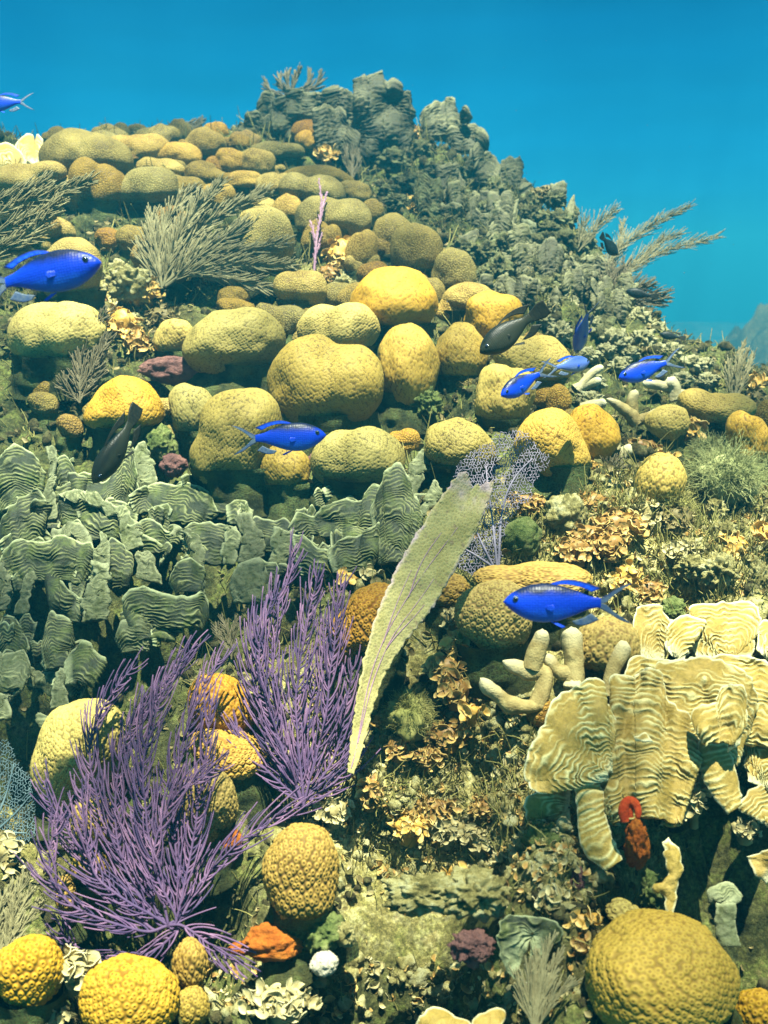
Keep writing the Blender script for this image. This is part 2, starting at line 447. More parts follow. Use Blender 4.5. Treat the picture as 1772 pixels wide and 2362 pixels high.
# slope mesh: dense near the camera
ny, nx = 620, 620
yy = .22 * (5.0 / .22) ** np.linspace(0, 1, ny); xs = np.sinh(np.linspace(-2.1, 2.1, nx)) / math.sinh(2.1) * 2.6
X, Y = np.meshgrid(xs, yy, indexing='ij'); Z = height(X, Y)
V = np.stack([X, Y, Z], -1).reshape(-1, 3)
q = V * np.array([1, 1, .6])
n4 = fbm(q * 150, 2, 6)
n1, n2, n3 = fbm(q * 7, 3, 1), fbm(q * 19, 3, 2), fbm(q * 55, 3, 3)
V[:, 2] += .022 * n1 + .016 * n2 + .008 * n3 + .0035 * n4 - .02 * np.clip(-n2 - .1, 0, 1)
V[:, 0] += .012 * fbm(q * 21, 2, 4) + .005 * fbm(q * 60, 2, 14); V[:, 1] += .016 * fbm(q * 21, 2, 5) + .005 * fbm(q * 60, 2, 15)


def spot(px, py, r, a=1.0):
    g = ground(px, py); return a * np.exp(-(((V - g) ** 2).sum(1)) / (r * r))


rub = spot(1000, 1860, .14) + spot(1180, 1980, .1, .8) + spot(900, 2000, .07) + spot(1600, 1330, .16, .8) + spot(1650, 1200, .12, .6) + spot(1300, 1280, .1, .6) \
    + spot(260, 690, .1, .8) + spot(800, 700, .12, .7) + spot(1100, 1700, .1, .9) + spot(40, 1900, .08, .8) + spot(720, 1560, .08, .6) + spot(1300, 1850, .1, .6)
# deep cavity under the pale rubble at the bottom
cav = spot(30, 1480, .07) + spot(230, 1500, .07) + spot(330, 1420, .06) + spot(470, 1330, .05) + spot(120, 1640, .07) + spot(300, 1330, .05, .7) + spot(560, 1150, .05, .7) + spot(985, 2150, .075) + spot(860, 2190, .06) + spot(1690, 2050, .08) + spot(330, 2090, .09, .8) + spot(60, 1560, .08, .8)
V[:, 2] -= .15 * np.clip(cav, 0, 1)
SEAV = V.copy()
sb = mesh_obj('seabed', V, grid_faces(nx, ny), M['seabed'], {'rubble': np.clip(rub, 0, 1) * (1 - np.clip(cav * 1.4, 0, 1)) * (1 - np.clip(2.2 * spot(975, 2085, .075), 0, 1))})  # pale tint cut from the hollows to put shade into their colour
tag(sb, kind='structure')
# far sea floor
fx = np.linspace(-45, 45, 120); fy = np.linspace(-6, 46, 90); X, Y = np.meshgrid(fx, fy, indexing='ij')
Vf = np.stack([X, Y, -2.75 + .1 * fbm(np.stack([X, Y, X * 0], -1) * .5, 3, 9)], -1).reshape(-1, 3)
tag(mesh_obj('sea_floor', Vf, grid_faces(120, 90), M['dull']), kind='structure')
# a hazy neighbouring reef far to the right
fx = np.linspace(.6, 8.5, 220); fy = np.linspace(8.0, 15, 140); X, Y = np.meshgrid(fx, fy, indexing='ij')
pp = np.stack([X, Y, X * 0], -1)
Zr = -2.95 + 2.42 * np.exp(-((X - 4.2) / 1.5) ** 2 - ((Y - 11.4) / 1.4) ** 2) + (.26 * fbm(pp * 2.2, 4, 21) + .16 * fbm(pp * 7, 3, 22)) * np.exp(-((X - 4.2) / 2.0) ** 2 - ((Y - 11.4) / 1.9) ** 2)
tag(mesh_obj('far_reef_mound', np.stack([X, Y, Zr], -1).reshape(-1, 3), grid_faces(220, 140), M['rubble']), kind='structure')

# rippled water surface overhead: blotches put into its transparent colour dapple the sunlight
DAPPLE = (7.3, 10.2, 0.0)  # shifts the blotches to choose where the sun patches fall
m = bpy.data.materials.new('water_surface'); m.use_nodes = True; nt = m.node_tree; nt.nodes.clear()
oc = nd(nt, 'TexCoord').outputs['Object']
w1 = nd(nt, 'TexNoise', None, {'Vector': oc, 'Scale': 2.2, 'Detail': 2.0}).outputs['Color']
oc = nd(nt, 'Mapping', None, {'Vector': oc, 'Location': DAPPLE}).outputs[0]
pos = mixc(nt, .22, oc, w1)
v1 = nd(nt, 'TexVoronoi', {'feature': 'SMOOTH_F1'}, {'Vector': pos, 'Scale': 6.5, 'Smoothness': .6}).outputs['Distance']
v2 = nd(nt, 'TexNoise', None, {'Vector': pos, 'Scale': 2.1, 'Detail': 2.0}).outputs[0]
t1 = ramp(nt, v1, [(.12, .42), (.34, .72), (.55, 1.0)]); t2 = ramp(nt, v2, [(.40, .38), (.54, 1.0)])
tr = mth(nt, 'MULTIPLY', t1, t2)
fac = nd(nt, 'LayerWeight', None, {'Blend': .5}).outputs['Facing']
tr = mixc(nt, ramp(nt, fac, [(.3, 0.0), (.62, 1.0)]), tr, (.96, .98, 1.0))
tb = nd(nt, 'BsdfTransparent', None, {'Color': tr}); out = nd(nt, 'OutputMaterial', None, {'Surface': tb.outputs[0]})
fx = np.linspace(-30, 30, 121); fy = np.linspace(-12, 45, 115); X, Y = np.meshgrid(fx, fy, indexing='ij')
ws = mesh_obj('water', np.stack([X, Y, 1.25 + .02 * np.sin(X * 2.1 + Y * .7) + .015 * np.sin(Y * 3 - X)], -1).reshape(-1, 3), grid_faces(121, 115), m)
tag(ws, kind='structure')

# the water's own haze
m = bpy.data.materials.new('water_haze'); m.use_nodes = True; nt = m.node_tree; nt.nodes.clear()
pv = nd(nt, 'VolumePrincipled', None, {'Color': (.03, .47, .70, 1), 'Density': HAZE_DENSITY, 'Anisotropy': 0.3})
nd(nt, 'OutputMaterial', None, {'Volume': pv.outputs[0]})
hx, hy0, hy1, hz0, hz1 = 55, -15, 55, -4.2, .95
Vh = np.array([(x, y, z) for x in (-hx, hx) for y in (hy0, hy1) for z in (hz0, hz1)])
hz = mesh_obj('haze', Vh, np.array([(0, 1, 3, 2), (4, 6, 7, 5), (0, 4, 5, 1), (2, 3, 7, 6), (0, 2, 6, 4), (1, 5, 7, 3)]), m, smooth=False)
tag(hz, kind='stuff')
# ------------------------------------------------------------------ builders
_seed = [100]
def sd_next(): _seed[0] += 1; return _seed[0]


def star_coral(c, x, y, w, h, label, mat='olive', lobes=None, fore=0.30, base=True, group=None, sub=5, cat='star coral', name='star_coral', deep=.9):
    """one knob of boulder star coral: a lobed living cap on a dead, algae covered column"""
    s = sd_next(); r = np.random.default_rng(s)
    px, py = S(c, x, y); W, H = w * CROP[c][2], h * CROP[c][2]
    d0 = hit(px, min(py + H * .42, 2330)); d = d0 - fore * W * PXM * d0
    rx, rz = W / 2 * PXM * d, H / 2 * PXM * d * 1.03; ry = max(min(rx, rz * 1.6), rz * .8) * deep
    if lobes is None:
        lobes = [(0, 0, 1)]
        k = 3 if w > 1.35 * h else 2
        for i in range(k + 1): lobes.append((r.uniform(-.7, .7) * (1 if w > h else .6), r.uniform(-.2, .4), r.uniform(.42, .66)))
        lobes[0] = (r.uniform(-.2, .2), r.uniform(-.1, .1), .86)
    dirs, F = ico(sub)
    L = np.array([(a, -r.uniform(.0, .35), b, rr) for a, b, rr in lobes]); L[0, 1] = 0
    asp = np.array([rx, ry, rz]) / max(rx, rz)
    t = np.full((len(dirs), len(L)), .05)
    for i, (a, dy, b, rr) in enumerate(L):
        cc = np.array([a, dy, b]); dc = dirs @ cc; disc = dc * dc - cc @ cc + rr * rr
        t[:, i] = np.where(disc > 0, dc + np.sqrt(np.maximum(disc, 0)), .05)
    k = 15.0; rad = np.log(np.exp(k * np.clip(t, 0, 3)).mean(1)) / k
    rad *= 1 + .09 * fbm(dirs * 1.5 + s, 2, s) + .008 * fbm(dirs * 6 + s, 2, s)
    v = dirs * rad[:, None]
    low = np.clip(-dirs[:, 2] - .1, 0, 1); v[:, :2] *= (1 - .25 * low ** 1.6)[:, None]
    for ax in (0, 2):
        lo, hi = v[:, ax].min(), v[:, ax].max(); v[:, ax] = (v[:, ax] - lo) / (hi - lo) * 2 - 1
    v[:, 1] /= np.abs(v[:, 1]).max(); v *= np.array([rx, ry, rz])
    ce = P(px, py, d)
    root = thing(name, label, cat, (ce[0], ce[1], ce[2] - rz * .9), group)
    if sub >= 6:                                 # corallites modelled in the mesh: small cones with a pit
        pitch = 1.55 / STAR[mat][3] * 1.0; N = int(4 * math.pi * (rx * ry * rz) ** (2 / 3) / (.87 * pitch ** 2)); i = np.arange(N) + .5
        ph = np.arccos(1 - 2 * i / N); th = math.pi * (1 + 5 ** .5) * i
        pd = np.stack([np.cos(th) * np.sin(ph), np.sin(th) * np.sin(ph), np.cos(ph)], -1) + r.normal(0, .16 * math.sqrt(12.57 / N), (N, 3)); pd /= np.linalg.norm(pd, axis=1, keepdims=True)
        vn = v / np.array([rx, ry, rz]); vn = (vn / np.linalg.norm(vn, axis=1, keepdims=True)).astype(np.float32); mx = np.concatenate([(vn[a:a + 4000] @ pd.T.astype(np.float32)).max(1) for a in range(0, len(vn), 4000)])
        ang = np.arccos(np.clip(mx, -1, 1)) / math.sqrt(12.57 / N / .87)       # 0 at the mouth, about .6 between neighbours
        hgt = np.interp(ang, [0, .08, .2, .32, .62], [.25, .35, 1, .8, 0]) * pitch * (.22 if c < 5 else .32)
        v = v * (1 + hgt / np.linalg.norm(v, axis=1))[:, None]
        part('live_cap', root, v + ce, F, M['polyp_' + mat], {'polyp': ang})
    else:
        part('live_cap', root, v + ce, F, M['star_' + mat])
    if base:
        gz = float(hb(ce[0], ce[1] + ry * .3)); bot = min(gz - .03, ce[2] - rz * 1.1)
        n, m = 18, 36; tt = np.linspace(0, 1, n); a = np.arange(m) * 2 * math.pi / m
        zz = ce[2] - rz * .45 + (bot - ce[2] + rz * .45) * tt
        pr = .95 - .10 * np.sin(np.clip(tt * 1.6, 0, 1) * math.pi) + .22 * tt ** 2
        vv = np.stack([ce[0] + rx * pr[None] * np.cos(a)[:, None], ce[1] + ry * .12 * tt[None] + ry * pr[None] * np.sin(a)[:, None], np.repeat(zz[None], m, 0)], -1)
        nn = fbm(vv * 26, 3, s)[..., None]
        vv += nn * .012 * np.stack([np.cos(a), np.sin(a), a * 0], -1)[:, None]
        part('dead_base', root, vv.reshape(-1, 3), grid_faces(m, n, wrap=True), M['dead'])
    return root


def sheet(px, d, thick, sp=0, amp=0, wob=10, seed=0, k_round=4, fuzz=0, phase_len=None, vert=0.0):
    """a solid curved sheet from an (ns,nt,2) photo-pixel grid and its depths; t runs to the free rim"""
    ns, nt = d.shape
    loc = PXM * float(np.median(d))
    q = np.concatenate([px / 60.0, np.full(px.shape[:2] + (1,), seed * 3.7)], -1)
    d = d + wob * loc * fbm(q, 2, seed)
    W = P(px[..., 0], px[..., 1], d)
    nrm = np.cross(np.gradient(W, axis=0), np.gradient(W, axis=1)); nrm /= np.maximum(np.linalg.norm(nrm, axis=2, keepdims=True), 1e-12)
    if np.mean((nrm * W).sum(2)) > 0: nrm = -nrm
    t = np.linspace(0, 1, nt)[None]; s = np.linspace(-1, 1, ns)[:, None]
    ridge = np.zeros((ns, nt))
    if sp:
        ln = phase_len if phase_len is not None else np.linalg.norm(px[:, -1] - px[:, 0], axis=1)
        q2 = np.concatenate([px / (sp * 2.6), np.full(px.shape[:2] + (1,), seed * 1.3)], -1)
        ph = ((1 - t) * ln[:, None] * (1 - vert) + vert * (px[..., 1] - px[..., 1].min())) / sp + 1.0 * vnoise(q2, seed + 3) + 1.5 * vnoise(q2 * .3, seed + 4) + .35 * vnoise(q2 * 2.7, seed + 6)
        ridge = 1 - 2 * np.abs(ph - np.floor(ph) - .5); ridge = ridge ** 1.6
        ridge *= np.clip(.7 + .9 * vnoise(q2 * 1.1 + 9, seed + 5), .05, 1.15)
    edge = np.minimum.reduce([1 - t + 0 * s, 1 - np.abs(s) + 0 * t])
    hx = thick * loc * np.clip(edge * k_round, 0, 1) ** .5
    hx = np.maximum(hx, .03 * thick * loc)
    dsp = ridge * amp * loc
    if fuzz: dsp = dsp + fuzz * loc * (fbm(W * 300, 3, seed) + .7 * np.abs(vnoise(W * 900, seed)))
    fr = W + nrm * (hx + dsp)[..., None]; bk = W - nrm * (hx + dsp * .7)[..., None]
    V = np.concatenate([fr.reshape(-1, 3), bk.reshape(-1, 3)])
    F1 = grid_faces(ns, nt); F2 = grid_faces(ns, nt, ns * nt)[:, ::-1]
    i = np.arange(ns * nt).reshape(ns, nt); loop = np.r_[i[:, 0], i[-1, 1:], i[-2::-1, -1], i[0, -2:0:-1]]
    lp2 = np.roll(loop, -1); F3 = np.stack([loop, loop + ns * nt, lp2 + ns * nt, lp2], -1)
    px_edge = np.minimum((1 - t) * np.linalg.norm(px[:, -1] - px[:, 0], axis=1)[:, None], 1e9)
    px_side = np.minimum(1 - s, 1 + s) * np.linalg.norm(px[-1] - px[0], axis=-1)[None] * .5 + 0 * t
    rim = np.clip(1.25 - np.minimum(px_edge, px_side) / max(5.0, thick * 1.2), 0, 1)
    at = {'ridge': np.r_[ridge.ravel(), ridge.ravel()], 'rim': np.r_[rim.ravel(), rim.ravel()]}
    if np.cross(W[1, 0] - W[0, 0], W[0, 1] - W[0, 0]) @ nrm[0, 0] < 0: F1, F2, F3 = F1[:, ::-1], F2[:, ::-1], F3[:, ::-1]
    return V, [F1, F2, F3], at


def fan(c, apex, rim, thick=5, sp=14, amp=3.5, k=.5, bulge=.12, fore=.0, wob=10, d0=None, jit=5, dens=1.0, fuzz=0, side=0.0, curtain=0.0, vert=0.25, cyl=0.0, flute=None):
    s = sd_next()
    a = np.array(S(c, *apex)); R = SA(c, rim); L = np.linalg.norm(np.diff(R, axis=0), axis=1).sum()
    ns = int(np.clip(L / 3.2 * dens, 24, 210)); R = cat_rom(R, ns)
    R = R + jit * np.stack([vnoise(np.stack([R[:, 0] / 16, R[:, 1] / 16, R[:, 0] * 0 + s], -1), s), vnoise(np.stack([R[:, 0] / 16, R[:, 1] / 16, R[:, 0] * 0 + s], -1), s + 1)], -1)
    ln = np.linalg.norm(R - a, axis=1); nt = int(np.clip(np.max(ln) / max(1.6, (sp or 20) / 7.5) * dens, 14, 170))
    t = np.linspace(.05, 1, nt)
    low = np.stack([a[0] + (R[:, 0] - a[0]) * curtain, np.maximum(a[1], R[:, 1] + 12) + 6 * vnoise(np.stack([R[:, 0] / 20, R[:, 0] * 0, R[:, 0] * 0 + s], -1), s + 9)], -1) if curtain else np.repeat(a[None], ns, 0)
    if curtain: ln = np.linalg.norm(R - low, axis=1)
    px = low[:, None] + (R - low)[:, None] * t[None, :, None]
    if d0 is None: d0 = hit(a[0], min(a[1], 2330))
    loc = PXM * d0; d0 = d0 - fore * loc * 100
    dr = d0 + k * (a[1] - R[:, 1]) * loc + side * (R[:, 0] - a[0]) * loc
    d = d0 + (dr - d0)[:, None] * t - bulge * ln[:, None] * loc * np.sin(t * math.pi) ** 1.0
    if cyl: d = d - cyl * np.ptp(R[:, 0]) * loc * (1 - np.linspace(-1, 1, ns)[:, None] ** 2)
    if flute:
        fx = (px[..., 0] - px[..., 0].min()) / np.ptp(px[..., 0]); d = d - flute[1] * loc * np.sin(math.pi * (flute[0] * fx + .35 * vnoise(np.stack([fx * 3, fx * 0 + px[..., 1] / 130, fx * 0 + s], -1), s))) ** 2
    return sheet(px, d, thick, sp, amp, wob, s, fuzz=fuzz, phase_len=ln, vert=vert)


def strip(c, left, right, thick=9, sp=0, amp=0, k=.5, fore=.25, wob=5, d0=None, fuzz=2.0, jit=3, bulge=.12, side=0.0):
    s = sd_next(); Lp, Rp = SA(c, left), SA(c, right)
    ln = np.linalg.norm(np.diff(Lp, axis=0), axis=1).sum(); nt = int(np.clip(ln / 2.6, 20, 150))
    Lp, Rp = cat_rom(Lp, nt), cat_rom(Rp, nt); wdt = np.linalg.norm(Rp - Lp, axis=1)
    ns = int(np.clip(wdt.max() / 2.6, 12, 90)); u = np.linspace(0, 1, ns)
    px = Lp[None] * (1 - u)[:, None, None] + Rp[None] * u[:, None, None]
    px = px + jit * np.stack([vnoise(np.stack([px[..., 0] / 14, px[..., 1] / 14, px[..., 0] * 0 + s + j], -1), s + j) for j in (0, 1)], -1) * np.linspace(0, 1, nt)[None, :, None] ** .3
    a = (Lp[0] + Rp[0]) / 2
    if d0 is None: d0 = hit(a[0], min(a[1], 2330))
    loc = PXM * d0; d0 = d0 - fore * loc * 100
    d = d0 + k * (a[1] - px[..., 1]) * loc + side * (px[..., 0] - a[0]) * loc - bulge * wdt[None] * loc * np.sin(u * math.pi)[:, None]
    V, F, at = sheet(px, d, thick, sp, amp, wob, s, fuzz=fuzz, phase_len=np.full(ns, ln))
    return V, F, at


def colony(name, label, cat, loc, plates, group=None, pname='plate'):
    """plates: list of ((V,F,attrs), material)"""
    root = thing(name, label, cat, loc, group)
    for (V, F, at), mt in plates: part(pname, root, V, F, M[mt], at)
    return root


def extra_blades(c, zone, n, mat, seed, hh=(45, 95), ww=(40, 85), thick=2.4, sp=8.5, amp=3.0, fore=.35):
    r = np.random.default_rng(seed); out = []
    for _ in range(n):
        x, y = r.uniform(zone[0], zone[2]), r.uniform(zone[1], zone[3]); h, w = r.uniform(*hh), r.uniform(*ww)
        th = np.linspace(-1, 1, 7) * r.uniform(.8, 1.25); lean = r.uniform(-.5, .5)
        rim = [(x + w * .62 * math.sin(a) + lean * h * math.cos(a) * .5, y - h * (.25 + .75 * math.cos(a * .8)) * r.uniform(.82, 1.12)) for a in th]
        out.append((fan(c, (x, y), rim, thick=thick, sp=sp, amp=amp, k=r.uniform(.2, .8), bulge=r.uniform(-.05, .2), fore=fore + r.uniform(-.1, .2), wob=16, jit=7, curtain=r.uniform(.3, .7), vert=r.uniform(.2, .7), side=r.uniform(-1.1, 1.1), cyl=r.uniform(-.2, .35)), mat))
    return out


def lump(c, x, y, w, h, label, mat='dull', group=None, rough=.34, name='dead_coral', cat='dead coral', sub=5, fore=.2, freq=2.2):
    s = sd_next(); px, py = S(c, x, y); W, H = w * CROP[c][2], h * CROP[c][2]
    d = hit(px, min(py + H * .35, 2330)); d -= fore * W * PXM * d
    v, F = ico(sub)
    n = fbm(v * freq + s * 3.1, 5, s, .55); n2 = np.abs(vnoise(v * freq * 1.9 + s, s + 2))
    v = v * (1 + rough * n - rough * .7 * (.5 - n2))[:, None]
    for ax in (0, 2): lo, hi = v[:, ax].min(), v[:, ax].max(); v[:, ax] = (v[:, ax] - lo) / (hi - lo) * 2 - 1
    r = np.array([W / 2, min(W, H) * .45, H / 2]) * PXM * d
    ce = P(px, py, d)
    return single(name, label, cat, ce - np.array([0, 0, r[2]]), v * r + ce, F, M[mat], None, group)


def plume(c, branches, label, mat='purple', blen=80, spacing=9, rad=3.0, stem_rad=5, d0=None, fore=.5, depth_spread=.25, ang=38, sub=0, curl=.35, wig=6.0, name='sea_plume', cat='sea plume', group=None,
          taper=.55, rows=3, seg=6, k=.35, stem_mat='plume_stem', sides=5):
    """feathery sea plume: every branch is one mesh part (its stalk and its rows of branchlets)"""
    s = sd_next(); r = np.random.default_rng(s); sc = CROP[c][2]
    b0 = S(c, *branches[0][0]); dd = hit(b0[0], min(b0[1], 2330)) if d0 is None else d0
    loc = PXM * dd; dd -= fore * 100 * loc
    root = thing(name, label, cat, P(*b0, dd), group)
    allb = [(SA(c, b), None) for b in branches]
    for b in branches:
        q = cat_rom(SA(c, b), 30); L = np.linalg.norm(np.diff(q, axis=0), axis=1).sum()
        for j in range(sub):
            i = int(r.uniform(4, 17)); t = q[i + 2] - q[i]; a = math.atan2(t[1], t[0]) + r.choice([-1, 1]) * r.uniform(.25, .6); ln = L * r.uniform(.3, .5)
            b2 = a + math.atan2(math.sin(-math.pi / 2 - a), math.cos(-math.pi / 2 - a)) * .35
            allb.append((np.array([q[i], q[i] + .5 * ln * np.array([math.cos(a), math.sin(a)]), q[i] + .5 * ln * np.array([math.cos(a), math.sin(a)]) + .5 * ln * np.array([math.cos(b2), math.sin(b2)])]), i))
    for pl, _i in allb:
        n = max(12, int(np.linalg.norm(np.diff(pl, axis=0), axis=1).sum() / 5)); pl = cat_rom(pl, n)
        ks = r.uniform(0, 99); pl = pl + wig * np.stack([vnoise(np.stack([pl[:, 0] / 60, pl[:, 1] / 60, pl[:, 0] * 0 + ks + j], -1), s + j) for j in (0, 1)], -1) * np.linspace(0, 1, n)[:, None]
        dz = r.uniform(-1, 1) * depth_spread * 100 * sc / .534
        dep = dd + loc * (k * (b0[1] - pl[:, 1]) + dz * np.linspace(0, 1, n) ** .8)
        path = P(pl[:, 0], pl[:, 1], dep)
        mb = MB()
        rr = np.linspace(stem_rad, rad * .8, n) * sc * loc
        tv, tf = tubes(path, rr, 6); mb.add(tv, tf, {'tone': np.full(len(tv), .6)})
        cum = np.r_[0, np.cumsum(np.linalg.norm(np.diff(path, axis=0), axis=1))]; tot = cum[-1]
        step = spacing * sc * loc; m = max(4, int(tot / step)); P0, PP, RR = [], [], []
        tan = np.gradient(path, axis=0); tan /= np.linalg.norm(tan, axis=1, keepdims=True)
        a0 = r.uniform(0, 6.28)
        for j in range(m):
            f = .10 + .9 * (j + r.uniform(0, .8)) / m; f = min(f, .995); i = min(int(f * (n - 1)), n - 1)
            t = tan[i]; view = path[i] / np.linalg.norm(path[i]); sideV = np.cross(t, view); sideV /= max(np.linalg.norm(sideV), 1e-6); up = np.cross(sideV, t)
            for q in range(rows):
                sg = 1 if (j + q) % 2 else -1
                az = r.normal(0, .6); an = math.radians(ang + r.uniform(-12, 16))
                out = sideV * sg * math.cos(az) + up * math.sin(az)
                ln = blen * sc * loc * r.uniform(.6, 1.1) * (1 - taper * f ** 3) * min(1, .5 + 1.4 * f)
                u = np.linspace(0, 1, seg)[:, None]
                bend = t * (u ** 1.7) * curl * r.uniform(.5, 1.5) + np.array([0, 0, 1]) * u ** 2 * .06
                pts = path[i] + ln * (t * math.cos(an) * u + out * math.sin(an) * (u - .5 * min(curl, 1) * u ** 2) + bend + r.normal(0, .09, 3) * u ** 2)
                PP.append(pts); RR.append(np.linspace(1, .6, seg) * rad * sc * loc * r.uniform(.8, 1.15))
        tv, tf = tubes(np.array(PP), np.array(RR), sides); nb = len(PP); tn = r.random(nb) ** 1.5
        mb.add(tv, tf, {'tone': np.r_[np.repeat(tn, seg * sides), tn]})
        V, F = mb.get(); part('branch', root, V, F, M[mat], mb.attrs())
    return root


def hex_net(poly, cell, jit, rng):
    x0, y0 = poly.min(0); x1, y1 = poly.max(0)
    nx, ny = int((x1 - x0) / (cell * 1.5)) + 3, int((y1 - y0) / (cell * 1.732)) + 3
    pts, ids, E = [], {}, set()
    def vid(p):
        kx = (round(p[0] / cell * 4), round(p[1] / cell * 4))
        if kx not in ids: ids[kx] = len(pts); pts.append(p)
        return ids[kx]
    for i in range(nx):
        for j in range(ny):
            cx, cy = x0 + i * cell * 1.5, y0 + (j + .5 * (i % 2)) * cell * 1.732
            h = [vid((cx + cell * math.cos(a * math.pi / 3), cy + cell * math.sin(a * math.pi / 3))) for a in range(6)]
            for a in range(6): E.add((min(h[a], h[(a + 1) % 6]), max(h[a], h[(a + 1) % 6])))
    pts = np.array(pts); pts = pts + rng.uniform(-1, 1, pts.shape) * jit * cell
    E = np.array(list(E)); mid = pts[E].mean(1)
    ins = np.zeros(len(mid), bool); n = len(poly)
    for a in range(n):
        p, q = poly[a], poly[(a + 1) % n]
        cond = (p[1] > mid[:, 1]) != (q[1] > mid[:, 1])
        xx = (q[0] - p[0]) * (mid[:, 1] - p[1]) / (q[1] - p[1] + 1e-9) + p[0]
        ins ^= cond & (mid[:, 0] < xx)
    keep = ins & (rng.random(len(mid)) > .2)
    return pts, E[keep]


def net_fan(c, poly, base, veins, label, mat, cell=11, rad=1.4, d0=None, fore=.4, k=.3, side=0.0, cat='sea fan', name='sea_fan', wob=14):
    s = sd_next(); r = np.random.default_rng(s)
    pl = cat_rom(SA(c, poly + [poly[0]]), 90)[:-1]; pl = pl + 9 * np.stack([vnoise(np.stack([pl[:, 0] / 15, pl[:, 1] / 15, pl[:, 0] * 0 + j], -1), s + j) for j in (0, 1)], -1)
    b = np.array(S(c, *base)); d = hit(b[0], min(b[1], 2330)) if d0 is None else d0
    loc = PXM * d; d -= fore * 100 * loc
    def dep(q): return d + loc * (k * (b[1] - q[:, 1]) + side * (q[:, 0] - b[0]) + wob * vnoise(np.stack([q[:, 0] / 70, q[:, 1] / 70, q[:, 0] * 0], -1), s))
    # net is drawn around the base so that its cells lengthen outwards
    ang = np.arctan2(*(pl - b).mean(0)[::-1]); ca, sa = math.cos(ang), math.sin(ang); Rm = np.array([[ca, -sa], [sa, ca]])
    loc2 = ((pl - b) @ Rm) / np.array([1.35, 1.0])
    pts, E = hex_net(loc2, cell / 1.9, .42, r)
    px = (pts * np.array([1.35, 1.0])) @ Rm.T + b
    w3 = P(px[:, 0], px[:, 1], dep(px)); w3 += r.normal(0, .8, w3.shape) * loc
    root = thing(name, label, cat, P(*b, d))
    A, B = w3[E[:, 0]], w3[E[:, 1]]
    V, F = tubes(np.stack([A, B], 1), np.full((len(A), 2), rad * loc), 4, False)
    part('mesh_blade', root, V, F, M[mat])
    for v in veins:
        q = cat_rom(SA(c, v), 26); part('vein', root, *tubes(P(q[:, 0], q[:, 1], dep(q) - 1.0 * loc), np.linspace(3.6, 1.5, 26) * loc, 6), M[mat])
    return root


def blades(n, ctr, nrm, size, rng, flat=.5):
    """n small ruffled half-disc fans around points ctr (n,3) facing roughly nrm"""
    na, nr = 9, 4
    a = np.linspace(-1.25, 1.25, na); rr = np.linspace(.12, 1, nr)
    A, R = np.meshgrid(a, rr, indexing='ij')
    T = np.stack([R * np.sin(A), R * np.cos(A), R * R * .45], -1).reshape(-1, 3)
    rim = np.clip((R - .62) / .38, 0, 1).ravel()
    Fq = grid_faces(na, nr)
    z = nrm + rng.normal(0, flat, (n, 3)); z /= np.linalg.norm(z, axis=1, keepdims=True)
    x = np.cross(rng.normal(0, 1, (n, 3)), z); x /= np.linalg.norm(x, axis=1, keepdims=True); y = np.cross(z, x)
    sz = size * rng.uniform(.6, 1.25, n)
    ruff = (.13 * np.sin(A * rng.uniform(3, 5, (n, 1, 1)) + rng.uniform(0, 6, (n, 1, 1))) * R * R).reshape(n, -1)
    T2 = np.repeat(T[None], n, 0); T2[..., 2] += ruff
    V = ctr[:, None] + sz[:, None, None] * (T2[..., 0:1] * x[:, None] + T2[..., 1:2] * y[:, None] + T2[..., 2:3] * z[:, None])
    # a second skin just behind gives every blade its thickness
    Vb = V - z[:, None] * (sz * .09)[:, None, None]
    m = na * nr; off = (np.arange(n) * m)[:, None, None]
    F = (Fq[None] + off).reshape(-1, 4); Fb = F[:, ::-1] + n * m
    i = np.arange(m).reshape(na, nr); loop = np.r_[i[:, 0], i[-1, 1:], i[-2::-1, -1], i[0, -2:0:-1]]; l2 = np.roll(loop, -1)
    st = (np.stack([loop, l2, l2 + n * m, loop + n * m], -1)[None] + off).reshape(-1, 4)
    rm = np.tile(rim, n)
    return np.concatenate([V.reshape(-1, 3), Vb.reshape(-1, 3)]), np.concatenate([F, Fb, st]), np.r_[rm, rm]


def alga(c, x, y, w, h, label, mat='alga_brown', n=None, size=13, group='clumps of leafy algae on the reef', fore=.3, lift=1.0, d0=None, flat=.6):
    s = sd_next(); r = np.random.default_rng(s); px, py = S(c, x, y); W, H = w * CROP[c][2], h * CROP[c][2]
    if n is None: n = int(np.clip(W * H / (size * size) * 1.5, 8, 260))
    d = hit(px, min(py + H * .3, 2330)) if d0 is None else d0; loc = PXM * d
    u = r.normal(0, 1, (n, 3)); u /= np.linalg.norm(u, axis=1, keepdims=True); u *= r.random((n, 1)) ** .4
    ux, uy = px + u[:, 0] * W / 2, py + u[:, 2] * H / 2
    dd = d - fore * 100 * loc + loc * (.5 * (py - uy) + u[:, 1] * min(W, H) * .4)
    ctr = P(ux, uy, dd)
    nrm = np.array([0, -.55, .8]) + .9 * u
    V, F, rim = blades(n, ctr, nrm, size * loc, r, flat)
    mb = MB(); mb.add(V, F, {'rim': rim})
    # holdfast core and stalks that root the clump on the slope
    v, f = ico(3); v = v * (1 + .3 * fbm(v * 2.5 + s, 3, s))[:, None] * np.array([W, min(W, H), H]) * .36 * loc + P(px, py, d - (fore * 100 - 12) * loc)
    mb.add(v, f, {'rim': np.zeros(len(v))})
    g = ground(px, min(py + H * .5, 2335)); pth = np.linspace(P(px, py, d - fore * 60 * loc), g, 6); tv, tf = tubes(pth, np.linspace(W * .16, W * .22, 6) * loc, 7, False)
    mb.add(tv, tf, {'rim': np.zeros(len(tv))})
    V, F = mb.get(); return single('leafy_alga', label, 'alga', g, V, F, M[mat], mb.attrs(), group)


